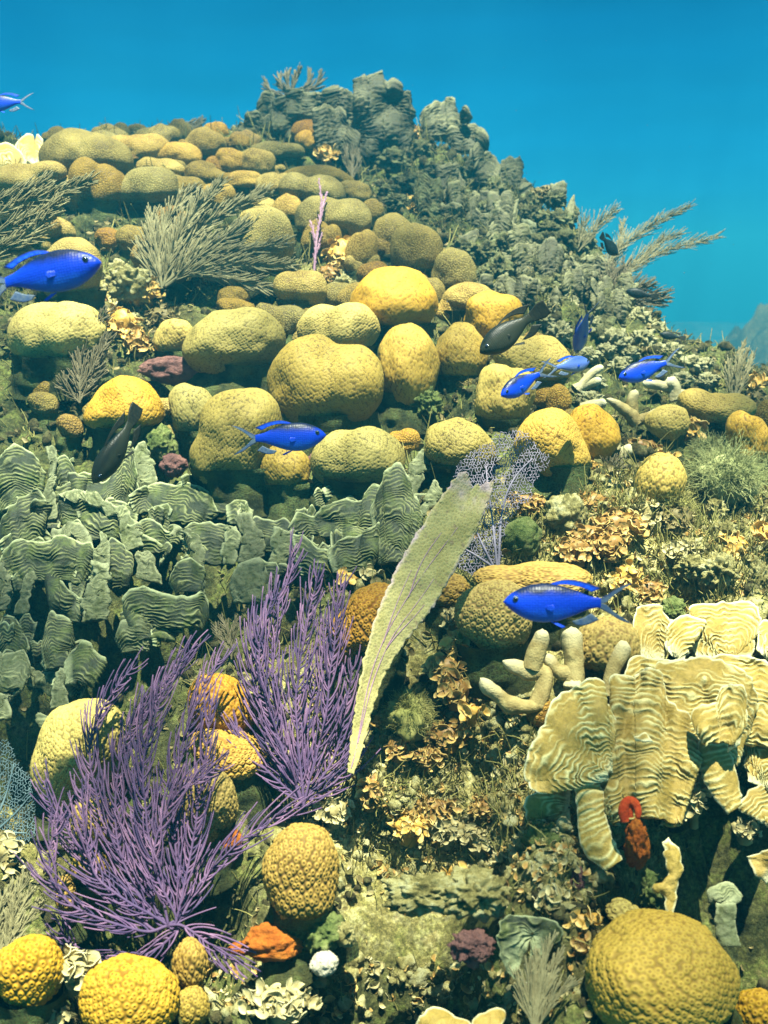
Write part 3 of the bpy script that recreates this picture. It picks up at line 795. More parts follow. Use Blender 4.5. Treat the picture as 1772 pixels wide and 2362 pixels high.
def fuzz_ball(c, x, y, w, h, label, mat='turf_green', n=900, ln=40, name='fuzzy_alga', cat='alga', rad=1.0, fore=.3, group=None):
    s = sd_next(); r = np.random.default_rng(s); px, py = S(c, x, y); W, H = w * CROP[c][2], h * CROP[c][2]
    d = hit(px, min(py + H * .35, 2330)); loc = PXM * d; ce = P(px, py, d - fore * 100 * loc)
    u = r.normal(0, 1, (n, 3)); u[:, 2] = np.abs(u[:, 2]) * 1.1 - .3; u /= np.linalg.norm(u, axis=1, keepdims=True)
    rr = np.array([W, min(W, H), H]) / 2 * loc
    p0 = ce + u * rr * r.uniform(.1, .6, (n, 1)); seg = 6; t = np.linspace(0, 1, seg)[None, :, None]
    wob = r.normal(0, .35, (n, 1, 3)) * t ** 2 + r.normal(0, .18, (n, seg, 3)) * t
    L = (ln * loc * r.uniform(.5, 1.2, n))[:, None, None]
    pts = p0[:, None] + L * (u[:, None] * t + wob)
    V, F = tubes(pts, np.repeat(np.linspace(1, .5, seg)[None], n, 0) * rad * loc, 3, False)
    mb = MB(); mb.add(V, F); v, f = ico(4); v = v * (1 + .35 * fbm(v * 2.2 + s, 4, s))[:, None] * rr * .72 + ce; mb.add(v, f)
    V, F = mb.get(); return single(name, label, cat, ce - np.array([0, 0, rr[2]]), V, F, M[mat], None, group)


def fingers(c, chains, label, mat='finger', d0=None, fore=.6, name='finger_coral', cat='finger coral', k=.2):
    s = sd_next(); r = np.random.default_rng(s); sc = CROP[c][2]; root = None
    for ch in chains:
        p = np.array(ch, float); pl = SA(c, p[:, :2]); n = 44
        q = cat_rom(np.c_[pl, p[:, 2] * sc], n); q, rad = q[:, :2], q[:, 2]
        if root is None:
            b = pl[0]; d = hit(b[0], min(b[1], 2330)) if d0 is None else d0; loc = PXM * d; d -= fore * 100 * loc
            root = thing(name, label, cat, P(b[0], b[1], d))
        dep = d + loc * (k * (b[1] - q[:, 1]) + r.uniform(-25, 10) * np.linspace(0, 1, n))
        path = P(q[:, 0], q[:, 1], dep)
        prof = np.ones(n); e = np.linspace(1, 0, 9); prof[-9:] = np.sqrt(np.clip(1 - (1 - e) ** 2.4, 0, 1)); prof[-1] = .22
        V, F = tubes(path, rad * .80 * loc * prof, 24)
        V = V + (.16 * rad.mean() * loc) * fbm(V * 60, 3, s)[:, None] * np.array([1, 1, 1.])
        tip = np.r_[np.repeat(np.clip(np.linspace(-1.4, 1, n), 0, 1), 24), 1.0]
        part('finger', root, V, F, M[mat], {'tip': tip})
    return root
# ------------------------------------------------------------------ fish
def mat_fish(name, back, flank, belly, spec=.35, scale_amt=.16):
    m, nt, b, oc = mat_new(name, .42, spec)
    sx = nd(nt, 'SeparateXYZ', None, {0: oc})
    z = nd(nt, 'MapRange', None, {0: sx.outputs[2], 1: -.16, 2: .17}).outputs[0]
    w = nd(nt, 'TexNoise', None, {'Vector': oc, 'Scale': 9.0, 'Detail': 3.0}).outputs[0]
    z = mth(nt, 'MULTIPLY_ADD', mth(nt, 'SUBTRACT', w, .5), .22, z)
    c = ramp(nt, z, [(.12, belly), (.4, flank), (.62, flank), (.80, back)])
    mp = nd(nt, 'Mapping', None, {'Vector': oc, 'Scale': (1, .25, 1.15)}).outputs[0]
    v = nd(nt, 'TexVoronoi', None, {'Vector': mp, 'Scale': 46.0, 'Randomness': .35}).outputs['Distance']
    sc = ramp(nt, v, [(.2, 1.0), (.62, 1 - scale_amt)])
    head = nd(nt, 'MapRange', None, {0: sx.outputs[0], 1: .24, 2: .34}).outputs[0]
    c = mixc(nt, 1.0, c, mixc(nt, head, sc, (1, 1, 1)), 'MULTIPLY')
    nt.links.new(c, b.inputs['Base Color'])
    bump(nt, b, v, .12, .003)
    return m


M['fish_blue'] = mat_fish('blue_scales', (.002, .008, .045), (.003, .040, .54), (.012, .11, .56))
M['fish_pale'] = mat_fish('pale_blue_scales', (.03, .07, .36), (.08, .14, .42), (.2, .26, .38), .3, .15)
M['fish_dark'] = mat_fish('dark_scales', (.012, .016, .012), (.032, .036, .022), (.05, .05, .028), .2, .15)
M['fish_black'] = mat_fish('black_scales', (.006, .012, .012), (.012, .02, .02), (.02, .03, .028), .2, .2)
M['fin_blue'] = mat_plain('blue_fin', (.006, .05, .62), (.01, .09, .70), 30, .5, .2, 'edge', (.004, .006, .03), .3)
M['fin_clear'] = mat_plain('pale_fin', (.06, .10, .20), (.13, .16, .20), 30, .5, .2, 'edge', (.004, .01, .08), .3)
M['fin_dark'] = mat_plain('dark_fin', (.015, .018, .014), (.03, .032, .02), 30, .5, .2, 'edge', (.006, .008, .006), .3)
M['eye_dark'] = mat_plain('fish_eye', (.02, .05, .12), (.03, .07, .16), 30, .2, .6)
M['pupil'] = mat_plain('fish_pupil', (.003, .003, .004), (.004, .004, .005), 30, .12, .7)


def fish_build(kind, bend=0.0):
    """a fish one unit long, snout towards +X, back towards +Z; returns its Empty"""
    blue = kind != 'dark'
    hgt = {'blue': .30, 'dark': .36}[kind]
    body, fin, fin2 = {'blue': ('fish_blue', 'fin_blue', 'fish_blue'), 'dark': ('fish_dark', 'fin_dark', 'fin_dark')}[kind]
    root = bpy.data.objects.new('blue_fish' if blue else 'dark_fish', None); COL.objects.link(root); root.empty_display_size = .1
    n, m = 48, 28; t = np.linspace(0, 1, n); ped = .24 if blue else .34
    u = np.interp(t, np.linspace(0, 1, 60), (1 - np.cos(np.linspace(0, math.pi, 60))) / 2 * .8 + np.linspace(0, 1, 60) * .2)
    kx = [0, .03, .08, .16, .28, .42, .58, .74, .88, 1]
    top = np.interp(u, kx, [.02, .24, .46, .70, .92, 1, .90, .64, .34, ped]); bot = np.interp(u, kx, [.02, .20, .42, .70, .96, 1.04, .92, .62, .32, ped])
    for _ in range(3): top[1:-1] = (top[:-2] + 2 * top[1:-1] + top[2:]) / 4; bot[1:-1] = (bot[:-2] + 2 * bot[1:-1] + bot[2:]) / 4
    x = .5 - u * (.74 if blue else .72); wid = hgt * .26 * np.interp(u, kx, [.05, .42, .66, .88, 1, .95, .78, .52, .28, .13])
    a = np.arange(m) * 2 * math.pi / m; ca, sa = np.cos(a), np.sin(a)
    zz = np.where(sa[None] > 0, sa[None] * top[:, None], sa[None] * bot[:, None]) * hgt / 2
    yy = np.sign(ca)[None] * np.abs(ca)[None] ** .9 * wid[:, None]
    V = np.stack([np.repeat(x[:, None], m, 1), yy, zz + .006], -1).reshape(-1, 3)
    F = [grid_faces(n, m), np.stack([np.arange(n - 1) * m + m - 1, (np.arange(n - 1) + 1) * m + m - 1, (np.arange(n - 1) + 1) * m, np.arange(n - 1) * m], -1)]
    e = len(V); V = np.vstack([V, [[x[0] + .004, 0, .006], [x[-1] - .004, 0, .006]]])
    r = np.arange(m); F.append(np.stack([r, np.roll(r, -1), np.full(m, e)], -1)); F.append(np.stack([(n - 1) * m + np.roll(r, -1), (n - 1) * m + r, np.full(m, e + 1)], -1))
    def add(name, V, F, mt, at=None, parent=None):
        V = np.array(V, float); V[:, 1] += bend * (np.clip(.12 - V[:, 0], 0, 1) ** 2) * np.sign(bend or 1) * np.sign(bend or 1)
        o = mesh_obj(name, V, F, M[mt], at); o.parent = parent or root; return o
    add('body', V, F, body)
    def fin_sheet(name, root_pts, tip_pts, mt, thick=.004, nu=16, nv=10, edge=.25, curve=0.0):
        A, B = cat_rom(np.array(root_pts, float), nu), cat_rom(np.array(tip_pts, float), nu); v = np.linspace(0, 1, nv)
        G = A[:, None] * (1 - v)[None, :, None] + B[:, None] * v[None, :, None]
        nrm = np.cross(np.gradient(G, axis=0), np.gradient(G, axis=1)); nrm /= np.maximum(np.linalg.norm(nrm, axis=2, keepdims=True), 1e-9)
        G = G + nrm * (curve * v ** 2)[None, :, None] + nrm * (.0016 * np.sin(np.arange(nu) * 2.2))[:, None, None]
        th = thick * (1 - .7 * v)[None, :, None]
        VV = np.concatenate([(G + nrm * th).reshape(-1, 3), (G - nrm * th).reshape(-1, 3)])
        i = np.arange(nu * nv).reshape(nu, nv); lp = np.r_[i[:, 0], i[-1, 1:], i[-2::-1, -1], i[0, -2:0:-1]]; l2 = np.roll(lp, -1)
        FF = [grid_faces(nu, nv), grid_faces(nu, nv, nu * nv)[:, ::-1], np.stack([lp, lp + nu * nv, l2 + nu * nv, l2], -1)]
        ed = np.repeat(np.clip((v - (1 - edge)) / max(edge, 1e-6), 0, 1)[None], nu, 0).ravel() if edge else np.zeros(nu * nv)
        return add(name, VV, FF, mt, {'edge': np.r_[ed, ed]})
    hp = hgt / 2 * ped; tx = x[-1] + .015
    if blue:
        # deeply forked tail: two lobes, the outer rays dark
        for sg in (1, -1):
            outer = [(tx, 0, sg * hp * .95), (tx - .07, 0, sg * (hp + .035)), (tx - .17, 0, sg * (hp + .095)), (tx - .265, 0, sg * (hp + .125))]
            inner = [(tx, 0, 0), (tx - .055, 0, sg * .008), (tx - .12, 0, sg * (hp + .03)), (tx - .25, 0, sg * (hp + .115))]
            fin_sheet('tail_fin', inner, outer, 'fin_clear', .004, 18, 10, .32)
        fin_sheet('dorsal_fin', [(.20, 0, .125), (.05, 0, .146), (-.08, 0, .128), (-.17, 0, .088)], [(.19, 0, .135), (.04, 0, .182), (-.10, 0, .168), (-.245, 0, .118)], 'fin_blue', .005, 22, 8, .4)
        fin_sheet('anal_fin', [(-.02, 0, -.135), (-.10, 0, -.112), (-.17, 0, -.075)], [(-.05, 0, -.165), (-.13, 0, -.165), (-.23, 0, -.125)], 'fin_clear', .004, 14, 8, .2)
        fin_sheet('pelvic_fin', [(.15, .012, -.135), (.12, .012, -.142), (.10, .012, -.143)], [(.08, .025, -.17), (.05, .025, -.185), (.03, .02, -.175)], 'fin_blue', .004, 10, 6, 0)
    else:
        outer = [(tx, 0, hp), (tx - .08, 0, hp + .03), (tx - .15, 0, hp + .05), (tx - .22, 0, .10)]
        lower = [(tx, 0, -hp), (tx - .08, 0, -hp - .03), (tx - .15, 0, -hp - .05), (tx - .22, 0, -.10)]
        fin_sheet('tail_fin', outer, lower, 'fin_dark', .006, 18, 12, 0)
        fin_sheet('dorsal_fin', [(.22, 0, .15), (.05, 0, .178), (-.09, 0, .15), (-.18, 0, .09)], [(.20, 0, .16), (.03, 0, .215), (-.13, 0, .215), (-.29, 0, .16)], 'fin_dark', .006, 22, 8, .3)
        fin_sheet('anal_fin', [(.0, 0, -.175), (-.10, 0, -.145), (-.18, 0, -.09)], [(-.03, 0, -.20), (-.15, 0, -.22), (-.28, 0, -.16)], 'fin_dark', .006, 14, 8, .3)
        fin_sheet('pelvic_fin', [(.14, .012, -.165), (.11, .012, -.17), (.09, .012, -.17)], [(.05, .03, -.22), (.01, .03, -.24), (.0, .02, -.21)], 'fin_dark', .004, 10, 6, 0)
    for sg in (1, -1):
        fin_sheet('pectoral_fin', [(.19, sg * .066, -.012), (.185, sg * .067, -.03), (.18, sg * .066, -.045)], [(.125, sg * .082, -.005), (.11, sg * .088, -.035), (.13, sg * .082, -.06)], fin2, .003, 10, 8, 0)
        v, f = ico(3); er = .026 if blue else .021; ex = .405 if blue else .40; wy = float(np.interp(ex, x[::-1], wid[::-1]))
        ey = add('eye', v * np.array([er, er * .5, er]) + np.array([ex, sg * (wy * .93), .034]), f, 'eye_dark')
        add('pupil', v * np.array([er * .68, er * .35, er * .68]) + np.array([ex, sg * (wy * .93 + er * .25), .034]), f, 'pupil', None, ey)
    return root


_fb = np.random.default_rng(9)


def place_fish(kind, c, x, y, ln, hx, hy, hd, d, label, cat, group, up=None, tall=1.0, recolor=None):
    """ln: visible length in crop pixels; (hx,hy) heading in the picture, hd heading away from the camera"""
    o = fish_build(kind, _fb.choice([-1, 1]) * _fb.uniform(.15, .5))     # each fish flexes its own way
    px, py = S(c, x, y); loc = P(px, py, d)
    R_, U_, Fw = np.array([1, 0, 0]), np.array([0, SP, CP]), np.array([0, CP, -SP])
    n2 = math.hypot(hx, hy); hx, hy = hx / n2, hy / n2
    X = hx * R_ - hy * U_ + hd * Fw; L = ln * CROP[c][2] * PXM * d * math.sqrt(1 + hd * hd); X = X / np.linalg.norm(X)
    upv = U_ if up is None else up[0] * R_ - up[1] * U_ + (up[2] if len(up) > 2 else 0) * Fw
    Zv = upv - X * (upv @ X); Zv /= np.linalg.norm(Zv); Yv = np.cross(Zv, X)
    o.matrix_world = Matrix.Translation(Vector(loc)) @ Matrix(np.stack([X, Yv, Zv], 1).tolist()).to_4x4() @ Matrix.Diagonal((L, L, L * tall, 1))
    if recolor:
        for ch in o.children:
            if ch.name.split('.')[0] == 'body':
                ch.data.materials[0] = M[recolor]
    return tag(o, label, cat, group)


B, D = 'blue reef fish swimming over the slope', 'dark reef fish swimming over the slope'
place_fish('blue', 6, 800, 360, 560, -1, .0, .12, .80, 'deep blue fish with black forked tail, just above the cream finger coral', 'fish', B, up=(0.06, -1, .0))
place_fish('blue', 1, 150, 1005, 600, 1, -.16, -.1, .78, 'largest blue fish, tail cut off by the left picture edge, seen from its side', 'fish', B)
place_fish('blue', 3, 1203, 580, 410, 1, -.045, .1, 1.08, 'bright blue fish facing right beside the round olive coral knobs in mid slope', 'fish', B)
place_fish('blue', 4, 612, 338, 262, -1, .62, -.45, 1.18, 'blue fish diving to the left in front of an ochre coral knob', 'fish', B)
place_fish('blue', 4, 800, 268, 205, 1, -.25, .75, 1.22, 'pale blue fish turned away, close behind the tail of the diving one', 'fish', B, tall=.92, recolor='fish_pale')
place_fish('blue', 4, 862, 100, 205, -.14, 1, .9, 1.35, 'narrow pale blue fish pointing straight down, seen nearly edge on', 'fish', B, up=(-.9, -.1, -.5), tall=.8, recolor='fish_pale')
place_fish('blue', 4, 1150, 280, 292, -1, .33, -.1, 1.22, 'slender bright blue fish farthest right, above the branching pale coral', 'fish', B)
place_fish('blue', 1, 30, 256, 240, -1, .06, .1, 1.55, 'small blue fish alone in open water at the upper left edge', 'fish', B)
place_fish('dark', 4, 565, 110, 372, -1, .72, -.1, 1.10, 'large olive black fish slanting down in front of sunlit yellow coral', 'fish', D, tall=.86)
place_fish('dark', 3, 523, 600, 420, -.62, 1, -.15, 1.02, 'slim dark fish diving head first over the grey lettuce coral', 'fish', D, up=(-.75, -.35, -.75), tall=.72)
place_fish('dark', 2, 965, 866, 128, .35, .25, .7, 1.75, 'small black fish in front of the pale plumes at the right skyline', 'fish', D, up=(.3, -1), recolor='fish_black')
place_fish('dark', 2, 1120, 1085, 150, -1, -.25, .2, 1.7, 'black fish half hidden in dark plume twigs on the right shoulder', 'fish', D, tall=.8, recolor='fish_black')
place_fish('dark', 4, 1250, 143, 120, -1, -.2, .1, 1.75, 'tiny black fish low over the ground where the slope meets open water', 'fish', D, tall=.8, recolor='fish_black')
# ------------------------------------------------------------------ boulder star coral knobs
G1 = 'boulder star coral knobs'
def K(c, x, y, w, h, label, mat='olive', lobes=None, **kw):
    kw['sub'] = 7 if (w > 250 and c > 2) else 6 if (c > 2 and w > 140) or kw.get('sub') == 6 else 5
    if c in (1, 2, 3, 4): y, w, h = y + h * .14, w * 1.2, h * 1.36      # the knobs crowd each other
    if c in (5, 6): w, h = w * 1.15, h * 1.15
    return star_coral(c, x, y, w, h, label, mat, lobes, group=G1, **kw)

# crest and upper slope
K(1, 380, 480, 340, 190, 'long olive coral boulder with two humps, leftmost boulder on the skyline', 'olive', [(-.25, 0, .9), (.45, 0, .75), (.8, -.1, .45)])
K(1, 600, 455, 230, 110, 'pale gold lumpy coral right of the long skyline boulder', 'gold')
K(1, 670, 398, 150, 60, 'low cream gold coral ridge on the skyline', 'gold')
K(1, 750, 478, 210, 90, 'sunlit gold coral chain sloping down from the skyline', 'gold')
K(1, 885, 432, 160, 125, 'round olive skyline coral with a curled alga on its front', 'olive')
K(1, 1030, 432, 130, 70, 'dim olive coral right of the round skyline one', 'olive')
K(1, 1000, 510, 130, 100, 'bright yellow coral bump, left half of a sunlit pair under the skyline', 'gold')
K(1, 1115, 518, 130, 110, 'bright yellow coral bump, right half of a sunlit pair under the skyline', 'gold')
K(1, 1190, 552, 80, 50, 'tiny gold coral bump right of the sunlit pair', 'gold')
K(1, 1200, 466, 200, 75, 'flat dim olive coral below the tall grey plates', 'olive')
K(1, 120, 585, 300, 130, 'broad pale yellow coral mound at the left edge under the skyline', 'gold')
K(1, 430, 600, 210, 180, 'olive coral knob over a dark hollow, left of the big grey plume', 'olive')
K(1, 330, 580, 130, 90, 'small olive gold coral between the left mound and its taller neighbour', 'gold')
K(1, 640, 622, 235, 150, 'shaded wide olive coral behind the tip of the big grey plume', 'olive')
K(1, 800, 615, 160, 70, 'shaded ochre coral ledge just above the big grey plume', 'olive')
K(1, 700, 538, 180, 80, 'olive gold coral with brown algae at its left end, below the skyline chain', 'gold')
K(1, 890, 560, 155, 95, 'round olive gold coral below the sunlit pair', 'olive')
K(1, 1045, 592, 165, 72, 'brightest flat yellow coral above the big grey plume', 'gold')
K(1, 1200, 612, 160, 95, 'bright yellow coral with a white glare spot', 'gold')
K(1, 1370, 575, 270, 85, 'long flat olive coral under dark algae, upper slope', 'olive')
K(1, 1350, 635, 240, 130, 'smooth olive coral hump behind the thin upright sprig', 'olive')
K(1, 1530, 640, 130, 85, 'small dim olive coral right of the smooth hump', 'olive')
K(1, 1245, 712, 120, 112, 'single ball of olive gold coral right of the big grey plume', 'gold')
K(1, 1115, 700, 130, 60, 'cream coral patch hidden behind upper plume twigs', 'gold')
K(1, 1140, 835, 230, 240, 'bright cream yellow coral boulder half behind the big grey plume', 'gold')
K(1, 1440, 745, 280, 150, 'wide two-humped olive coral behind the thin upright sprig', 'olive', [(-.35, 0, .8), (.4, 0, .72)])
K(1, 1390, 832, 150, 125, 'olive coral knob crossed by the thin upright sprig', 'olive')
K(1, 1605, 722, 90, 90, 'small dark olive coral under the wide two-humped one', 'olive')
K(1, 1560, 890, 120, 150, 'gold coral knob bearing curled brown algae', 'gold')
K(1, 1300, 1050, 195, 125, 'gold coral dome with pale rubble in front, below the big plume', 'gold')
K(1, 170, 785, 170, 120, 'orange brown coral behind the left edge plume', 'orange')
K(1, 315, 965, 240, 220, 'yellow coral boulder behind the largest blue fish', 'gold')
K(1, 1010, 1092, 120, 80, 'small olive coral below the big grey plume', 'olive')
K(2, 40, 830, 160, 170, 'olive coral hump heading a dark row on the central slope', 'olive')
K(2, 140, 885, 190, 190, 'second large olive hump of the dark row on the central slope', 'olive')
K(2, 300, 975, 165, 165, 'round olive coral knob ending the dark row beside grey rubble', 'olive')
K(2, 150, 965, 80, 110, 'small dark knob tucked under the dark olive row', 'olive')
K(2, 41, 1100, 320, 235, 'big round sunlit tan coral dome at the middle of the slope', 'gold', [(0, 0, 1)], sub=6)
K(2, 90, 1004, 80, 50, 'tiny knob on top of the big round tan dome', 'olive')
K(2, 390, 1095, 240, 115, 'sunlit cream coral with gold curled algae on its left end', 'gold')
# middle slope
K(3, 260, 115, 360, 220, 'large tan coral block at left behind a dark feathery plume', 'gold', [(-.3, 0, .85), (.35, .15, .75)])
K(3, 125, 42, 75, 52, 'small tan nub left of the large tan block', 'gold')
K(3, 752, 140, 145, 130, 'small ochre coral ball on a green honeycomb column', 'gold')
K(3, 1015, 145, 365, 225, 'wide shaded olive coral with a flat top', 'olive', [(-.2, 0, .85), (.35, .1, .8), (-.6, -.1, .5)], sub=6)
K(3, 1170, 72, 120, 135, 'olive tan knob right behind the wide shaded coral', 'olive')
K(3, 1020, 8, 140, 60, 'low olive coral behind the wide shaded one', 'olive')
K(3, 1462, 95, 300, 175, 'squarish tan coral lump left below the big round dome', 'gold', [(-.35, 0, .75), (.35, .05, .78)], sub=6)
K(3, 1405, 315, 420, 320, 'largest double coral lump, two rounded bulges side by side in mid slope', 'olive', [(-.3, 0, .95), (.5, .08, .75), (.85, .25, .35)], sub=6, deep=.75)
K(3, 540, 425, 275, 200, 'tan coral block behind the slim diving dark fish', 'gold')
K(3, 305, 527, 95, 95, 'little reddish brown ball coral above the lettuce coral', 'brown')
K(3, 835, 450, 165, 190, 'smaller left bulge of a joined olive coral pair', 'olive')
K(3, 1020, 545, 325, 320, 'tall olive coral column with a heavy rounded head left of the middle blue fish', 'olive', [(.15, .25, .8), (-.1, -.35, .75)], sub=6)
K(3, 1230, 690, 185, 165, 'olive coral knob under the middle blue fish', 'olive', sub=6)
K(3, 1545, 640, 340, 205, 'wide olive coral cushion right of the middle blue fish', 'olive', [(-.35, 0, .75), (.3, .05, .8)], sub=6)
K(4, 108, 245, 220, 280, 'tall rounded tan coral head right of the largest double lump', 'gold', [(0, 0, 1), (0, -.3, .8)], sub=6)
K(4, 332, 205, 190, 215, 'tan coral post left of the olive black fish', 'gold', [(0, 0, .95), (0, -.4, .75)])
K(4, 640, 235, 290, 175, 'sunlit yellow coral wedge behind the diving blue fish', 'gold')
K(4, 470, 45, 210, 175, 'sunlit yellow coral behind the head of the olive black fish', 'gold')
K(4, 520, 385, 215, 220, 'ochre coral knob beneath the diving blue fish', 'gold')
K(4, 755, 410, 95, 115, 'small ochre coral knob below the pale turned fish', 'gold')
K(4, 330, 600, 260, 180, 'olive coral with a white bleached patch beside the lavender fan', 'olive')
K(4, 725, 580, 270, 230, 'bright tan coral lump right above the lavender sea fan', 'gold', [(-.15, .1, .9), (.45, -.25, .6)], sub=6)
K(4, 890, 540, 210, 190, 'olive tan coral head behind the bright lump by the fan', 'gold')
K(4, 1220, 505, 160, 120, 'tan coral with coarse bumps left of the small brown seaweed, right side', 'gold')
K(4, 1430, 440, 270, 130, 'long tan coral ridge near the right edge', 'gold')
K(4, 1565, 570, 165, 200, 'coarse tan coral slab leaning right near the picture edge', 'gold')
K(4, 1645, 490, 80, 140, 'tan coral cut by the right picture edge', 'gold')
K(4, 1190, 755, 185, 190, 'isolated yellow coral ball topped with algae, right rubble slope', 'yellow')
K(4, 690, 660, 150, 100, 'gold coral bump seen through the lavender net', 'gold')
# low slope and foreground
K(5, 1590, 440, 300, 290, 'orange yellow coral left of the tan sea fan, behind purple plume', 'orange', sub=6)
K(5, 960, 810, 240, 270, 'orange yellow coral between the two purple plumes', 'orange', sub=6)
K(5, 985, 1010, 280, 170, 'orange brown coral low between the two purple plumes', 'orange', sub=6)
K(5, 350, 1010, 360, 440, 'large pale yellow coral slab behind the left purple plume', 'gold', [(0, 0, .9), (.35, .35, .65), (-.3, -.4, .75)], sub=6, fore=.1)
K(7, 885, 180, 280, 330, 'amber coral dome in shade behind the purple plumes', 'brown', [(0, 0, 1)], sub=6)
K(7, 1300, 475, 320, 425, 'big amber coral egg overhanging an orange sponge', 'brown', [(0, .1, .95), (.05, -.3, .85)], sub=6, fore=.45, base=True)
K(7, 410, 255, 200, 230, 'yellow coral deep inside the left purple plume', 'gold')
K(7, 390, 450, 170, 130, 'shaded olive coral under the left purple plume', 'olive')
K(7, 285, 565, 90, 170, 'narrow orange yellow coral behind the lowest purple twigs', 'orange')
K(7, 120, 890, 300, 330, 'yellow coral dome in the lower left corner', 'yellow', sub=6)
K(7, 560, 1030, 410, 370, 'broad yellow coral dome at the bottom left', 'yellow', [(0, 0, 1)], sub=6)
K(7, 820, 870, 145, 230, 'grey brown coral column beside the broad yellow dome', 'brown')
K(7, 825, 1060, 150, 190, 'pale brown coral stub under the grey brown column', 'olive')
K(6, 640, 275, 440, 150, 'orange coral crest behind the deep blue fish', 'orange', sub=6)
K(6, 470, 430, 280, 290, 'bumpy orange coral left below the deep blue fish', 'orange', sub=6)
K(6, 280, 315, 160, 140, 'shaded orange coral touching the tan sea fan', 'brown')
K(6, 965, 560, 240, 240, 'orange coral wall behind the finger coral', 'orange', sub=6, fore=.0)
K(6, 680, 835, 115, 115, 'small orange ball coral under the finger coral', 'orange')
K(8, 1200, 930, 650, 500, 'giant yellow coral dome at the bottom right', 'yellow', [(0, 0, 1), (-.3, .1, .8)], sub=6, fore=.2)
K(8, 1610, 1070, 180, 190, 'yellow coral beside the giant dome in the bottom right corner', 'yellow')
K(8, 1040, 640, 150, 85, 'little golden coral bump touching the top of the giant dome', 'yellow')

# small knobs wedged into the gaps of the colony
_r = np.random.default_rng(8); _z = [(120, 300, 720, 400, 22, 'small gold knob among the crowded corals of the skyline', 'small knobs of the skyline'), (80, 400, 700, 640, 20, 'small dim olive knob crowding between the upper slope corals', 'small knobs of the upper slope'), (640, 560, 1060, 800, 18, 'small olive knob filling gaps around the big round tan dome', 'small knobs around the round dome'),
      (60, 800, 1000, 1060, 28, 'small shaded olive knob low between the large mid slope corals', 'small shaded knobs of mid slope'), (1020, 780, 1420, 1010, 10, 'small tan knob between corals under the fish school', 'small knobs under the fish school')]
for x0, y0, x1, y1, n, lb, gp in _z:
    for _ in range(n):
        w = _r.uniform(46, 90); star_coral(0, _r.uniform(x0, x1) / 1.06811, _r.uniform(y0, y1) / 1.06811, w, w * _r.uniform(.7, 1.0), lb, _r.choice(['olive', 'olive', 'gold', 'brown']), group=gp, fore=.05, sub=5)
# ------------------------------------------------------------------ grey-green lettuce coral thicket (left), cream lettuce coral (right)
GL = 'grey green lettuce coral colonies'
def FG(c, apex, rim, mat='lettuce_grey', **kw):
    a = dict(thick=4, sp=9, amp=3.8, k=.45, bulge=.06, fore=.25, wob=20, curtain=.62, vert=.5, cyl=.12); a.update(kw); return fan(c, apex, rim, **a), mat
def SG(c, l, r, mat='lettuce_green', **kw):
    a = dict(thick=4, fore=.42, k=.4, fuzz=2.6, jit=10, sp=8.5, amp=2.8); a.update(kw); return strip(c, l, r, **a), mat

ZB = iter([(9, 60, 640, 420, 900, 6), (9, 520, 420, 1700, 800, 14), (9, 620, 700, 1500, 1000, 9), (9, 80, 1050, 950, 1280, 5), (11, 560, 250, 900, 560, 3), (11, 130, 150, 330, 460, 1), (11, 0, 300, 260, 900, 4), (11, 40, 900, 420, 1250, 3), (11, 420, 700, 900, 1300, 6),
           (11, 380, 1500, 500, 1650, 1), (11, 1200, 400, 1750, 800, 9), (10, 20, 720, 500, 1050, 5), (10, 500, 700, 920, 1250, 8), (10, 950, 520, 1700, 820, 8), (10, 900, 850, 1600, 1080, 10), (4, 0, 760, 230, 1100, 4)])
_zi = [0]
def XB():
    c, x0, y0, x1, y1, n = next(ZB); _zi[0] += 1; q = .53406 / CROP[c][2]
    return extra_blades(c, (x0, y0, x1, y1), n, 'lettuce_grey', 500 + _zi[0], (55 * q, 130 * q), (50 * q, 110 * q))


colony('lettuce_coral', 'ridged grey lettuce coral domes at the left edge under a small red ball coral', 'lettuce coral', ground(*S(9, 250, 900)), [
    FG(9, (200, 680), [(-60, 500), (-20, 250), (90, 115), (200, 120), (320, 200), (375, 310), (390, 430)]),
    SG(9, [(340, 760), (360, 560), (400, 430), (425, 330), (385, 140)], [(490, 720), (495, 560), (450, 440), (485, 290), (455, 105)]),
    FG(9, (220, 940), [(-40, 900), (0, 760), (60, 650), (180, 555), (330, 470), (390, 600), (370, 760), (450, 890)], fore=.3)] + XB(), GL)
colony('lettuce_coral', 'broad ridged lettuce coral wall right under the snout of the slim diving dark fish', 'lettuce coral', ground(*S(9, 800, 760)), [
    FG(9, (760, 780), [(510, 520), (480, 300), (540, 170), (600, 260), (650, 340), (760, 330), (880, 410), (960, 330), (1050, 200), (1120, 70), (1150, 250), (1180, 470), (1200, 640)], fore=.1),
    SG(9, [(1190, 520), (1140, 330), (1150, 140), (1160, 90)], [(1330, 480), (1310, 250), (1250, 130), (1200, 90)], fore=.25),
    FG(9, (1460, 780), [(1180, 560), (1200, 490), (1350, 430), (1500, 440), (1650, 430), (1800, 520), (1860, 700)], fore=.15),
    SG(10, [(20, 420), (90, 345), (130, 290), (125, 255)], [(150, 430), (185, 380), (200, 310), (197, 252)], 'lettuce_grey', fore=.2, sp=9, amp=2.5, fuzz=.6, thick=6),
    FG(10, (380, 640), [(235, 560), (225, 340), (300, 295), (400, 320), (500, 310), (535, 400), (545, 540)], fore=.0),
    FG(10, (450, 700), [(410, 560), (440, 520), (480, 500), (550, 510), (565, 590), (520, 660)], fore=.25)] + XB(), GL)
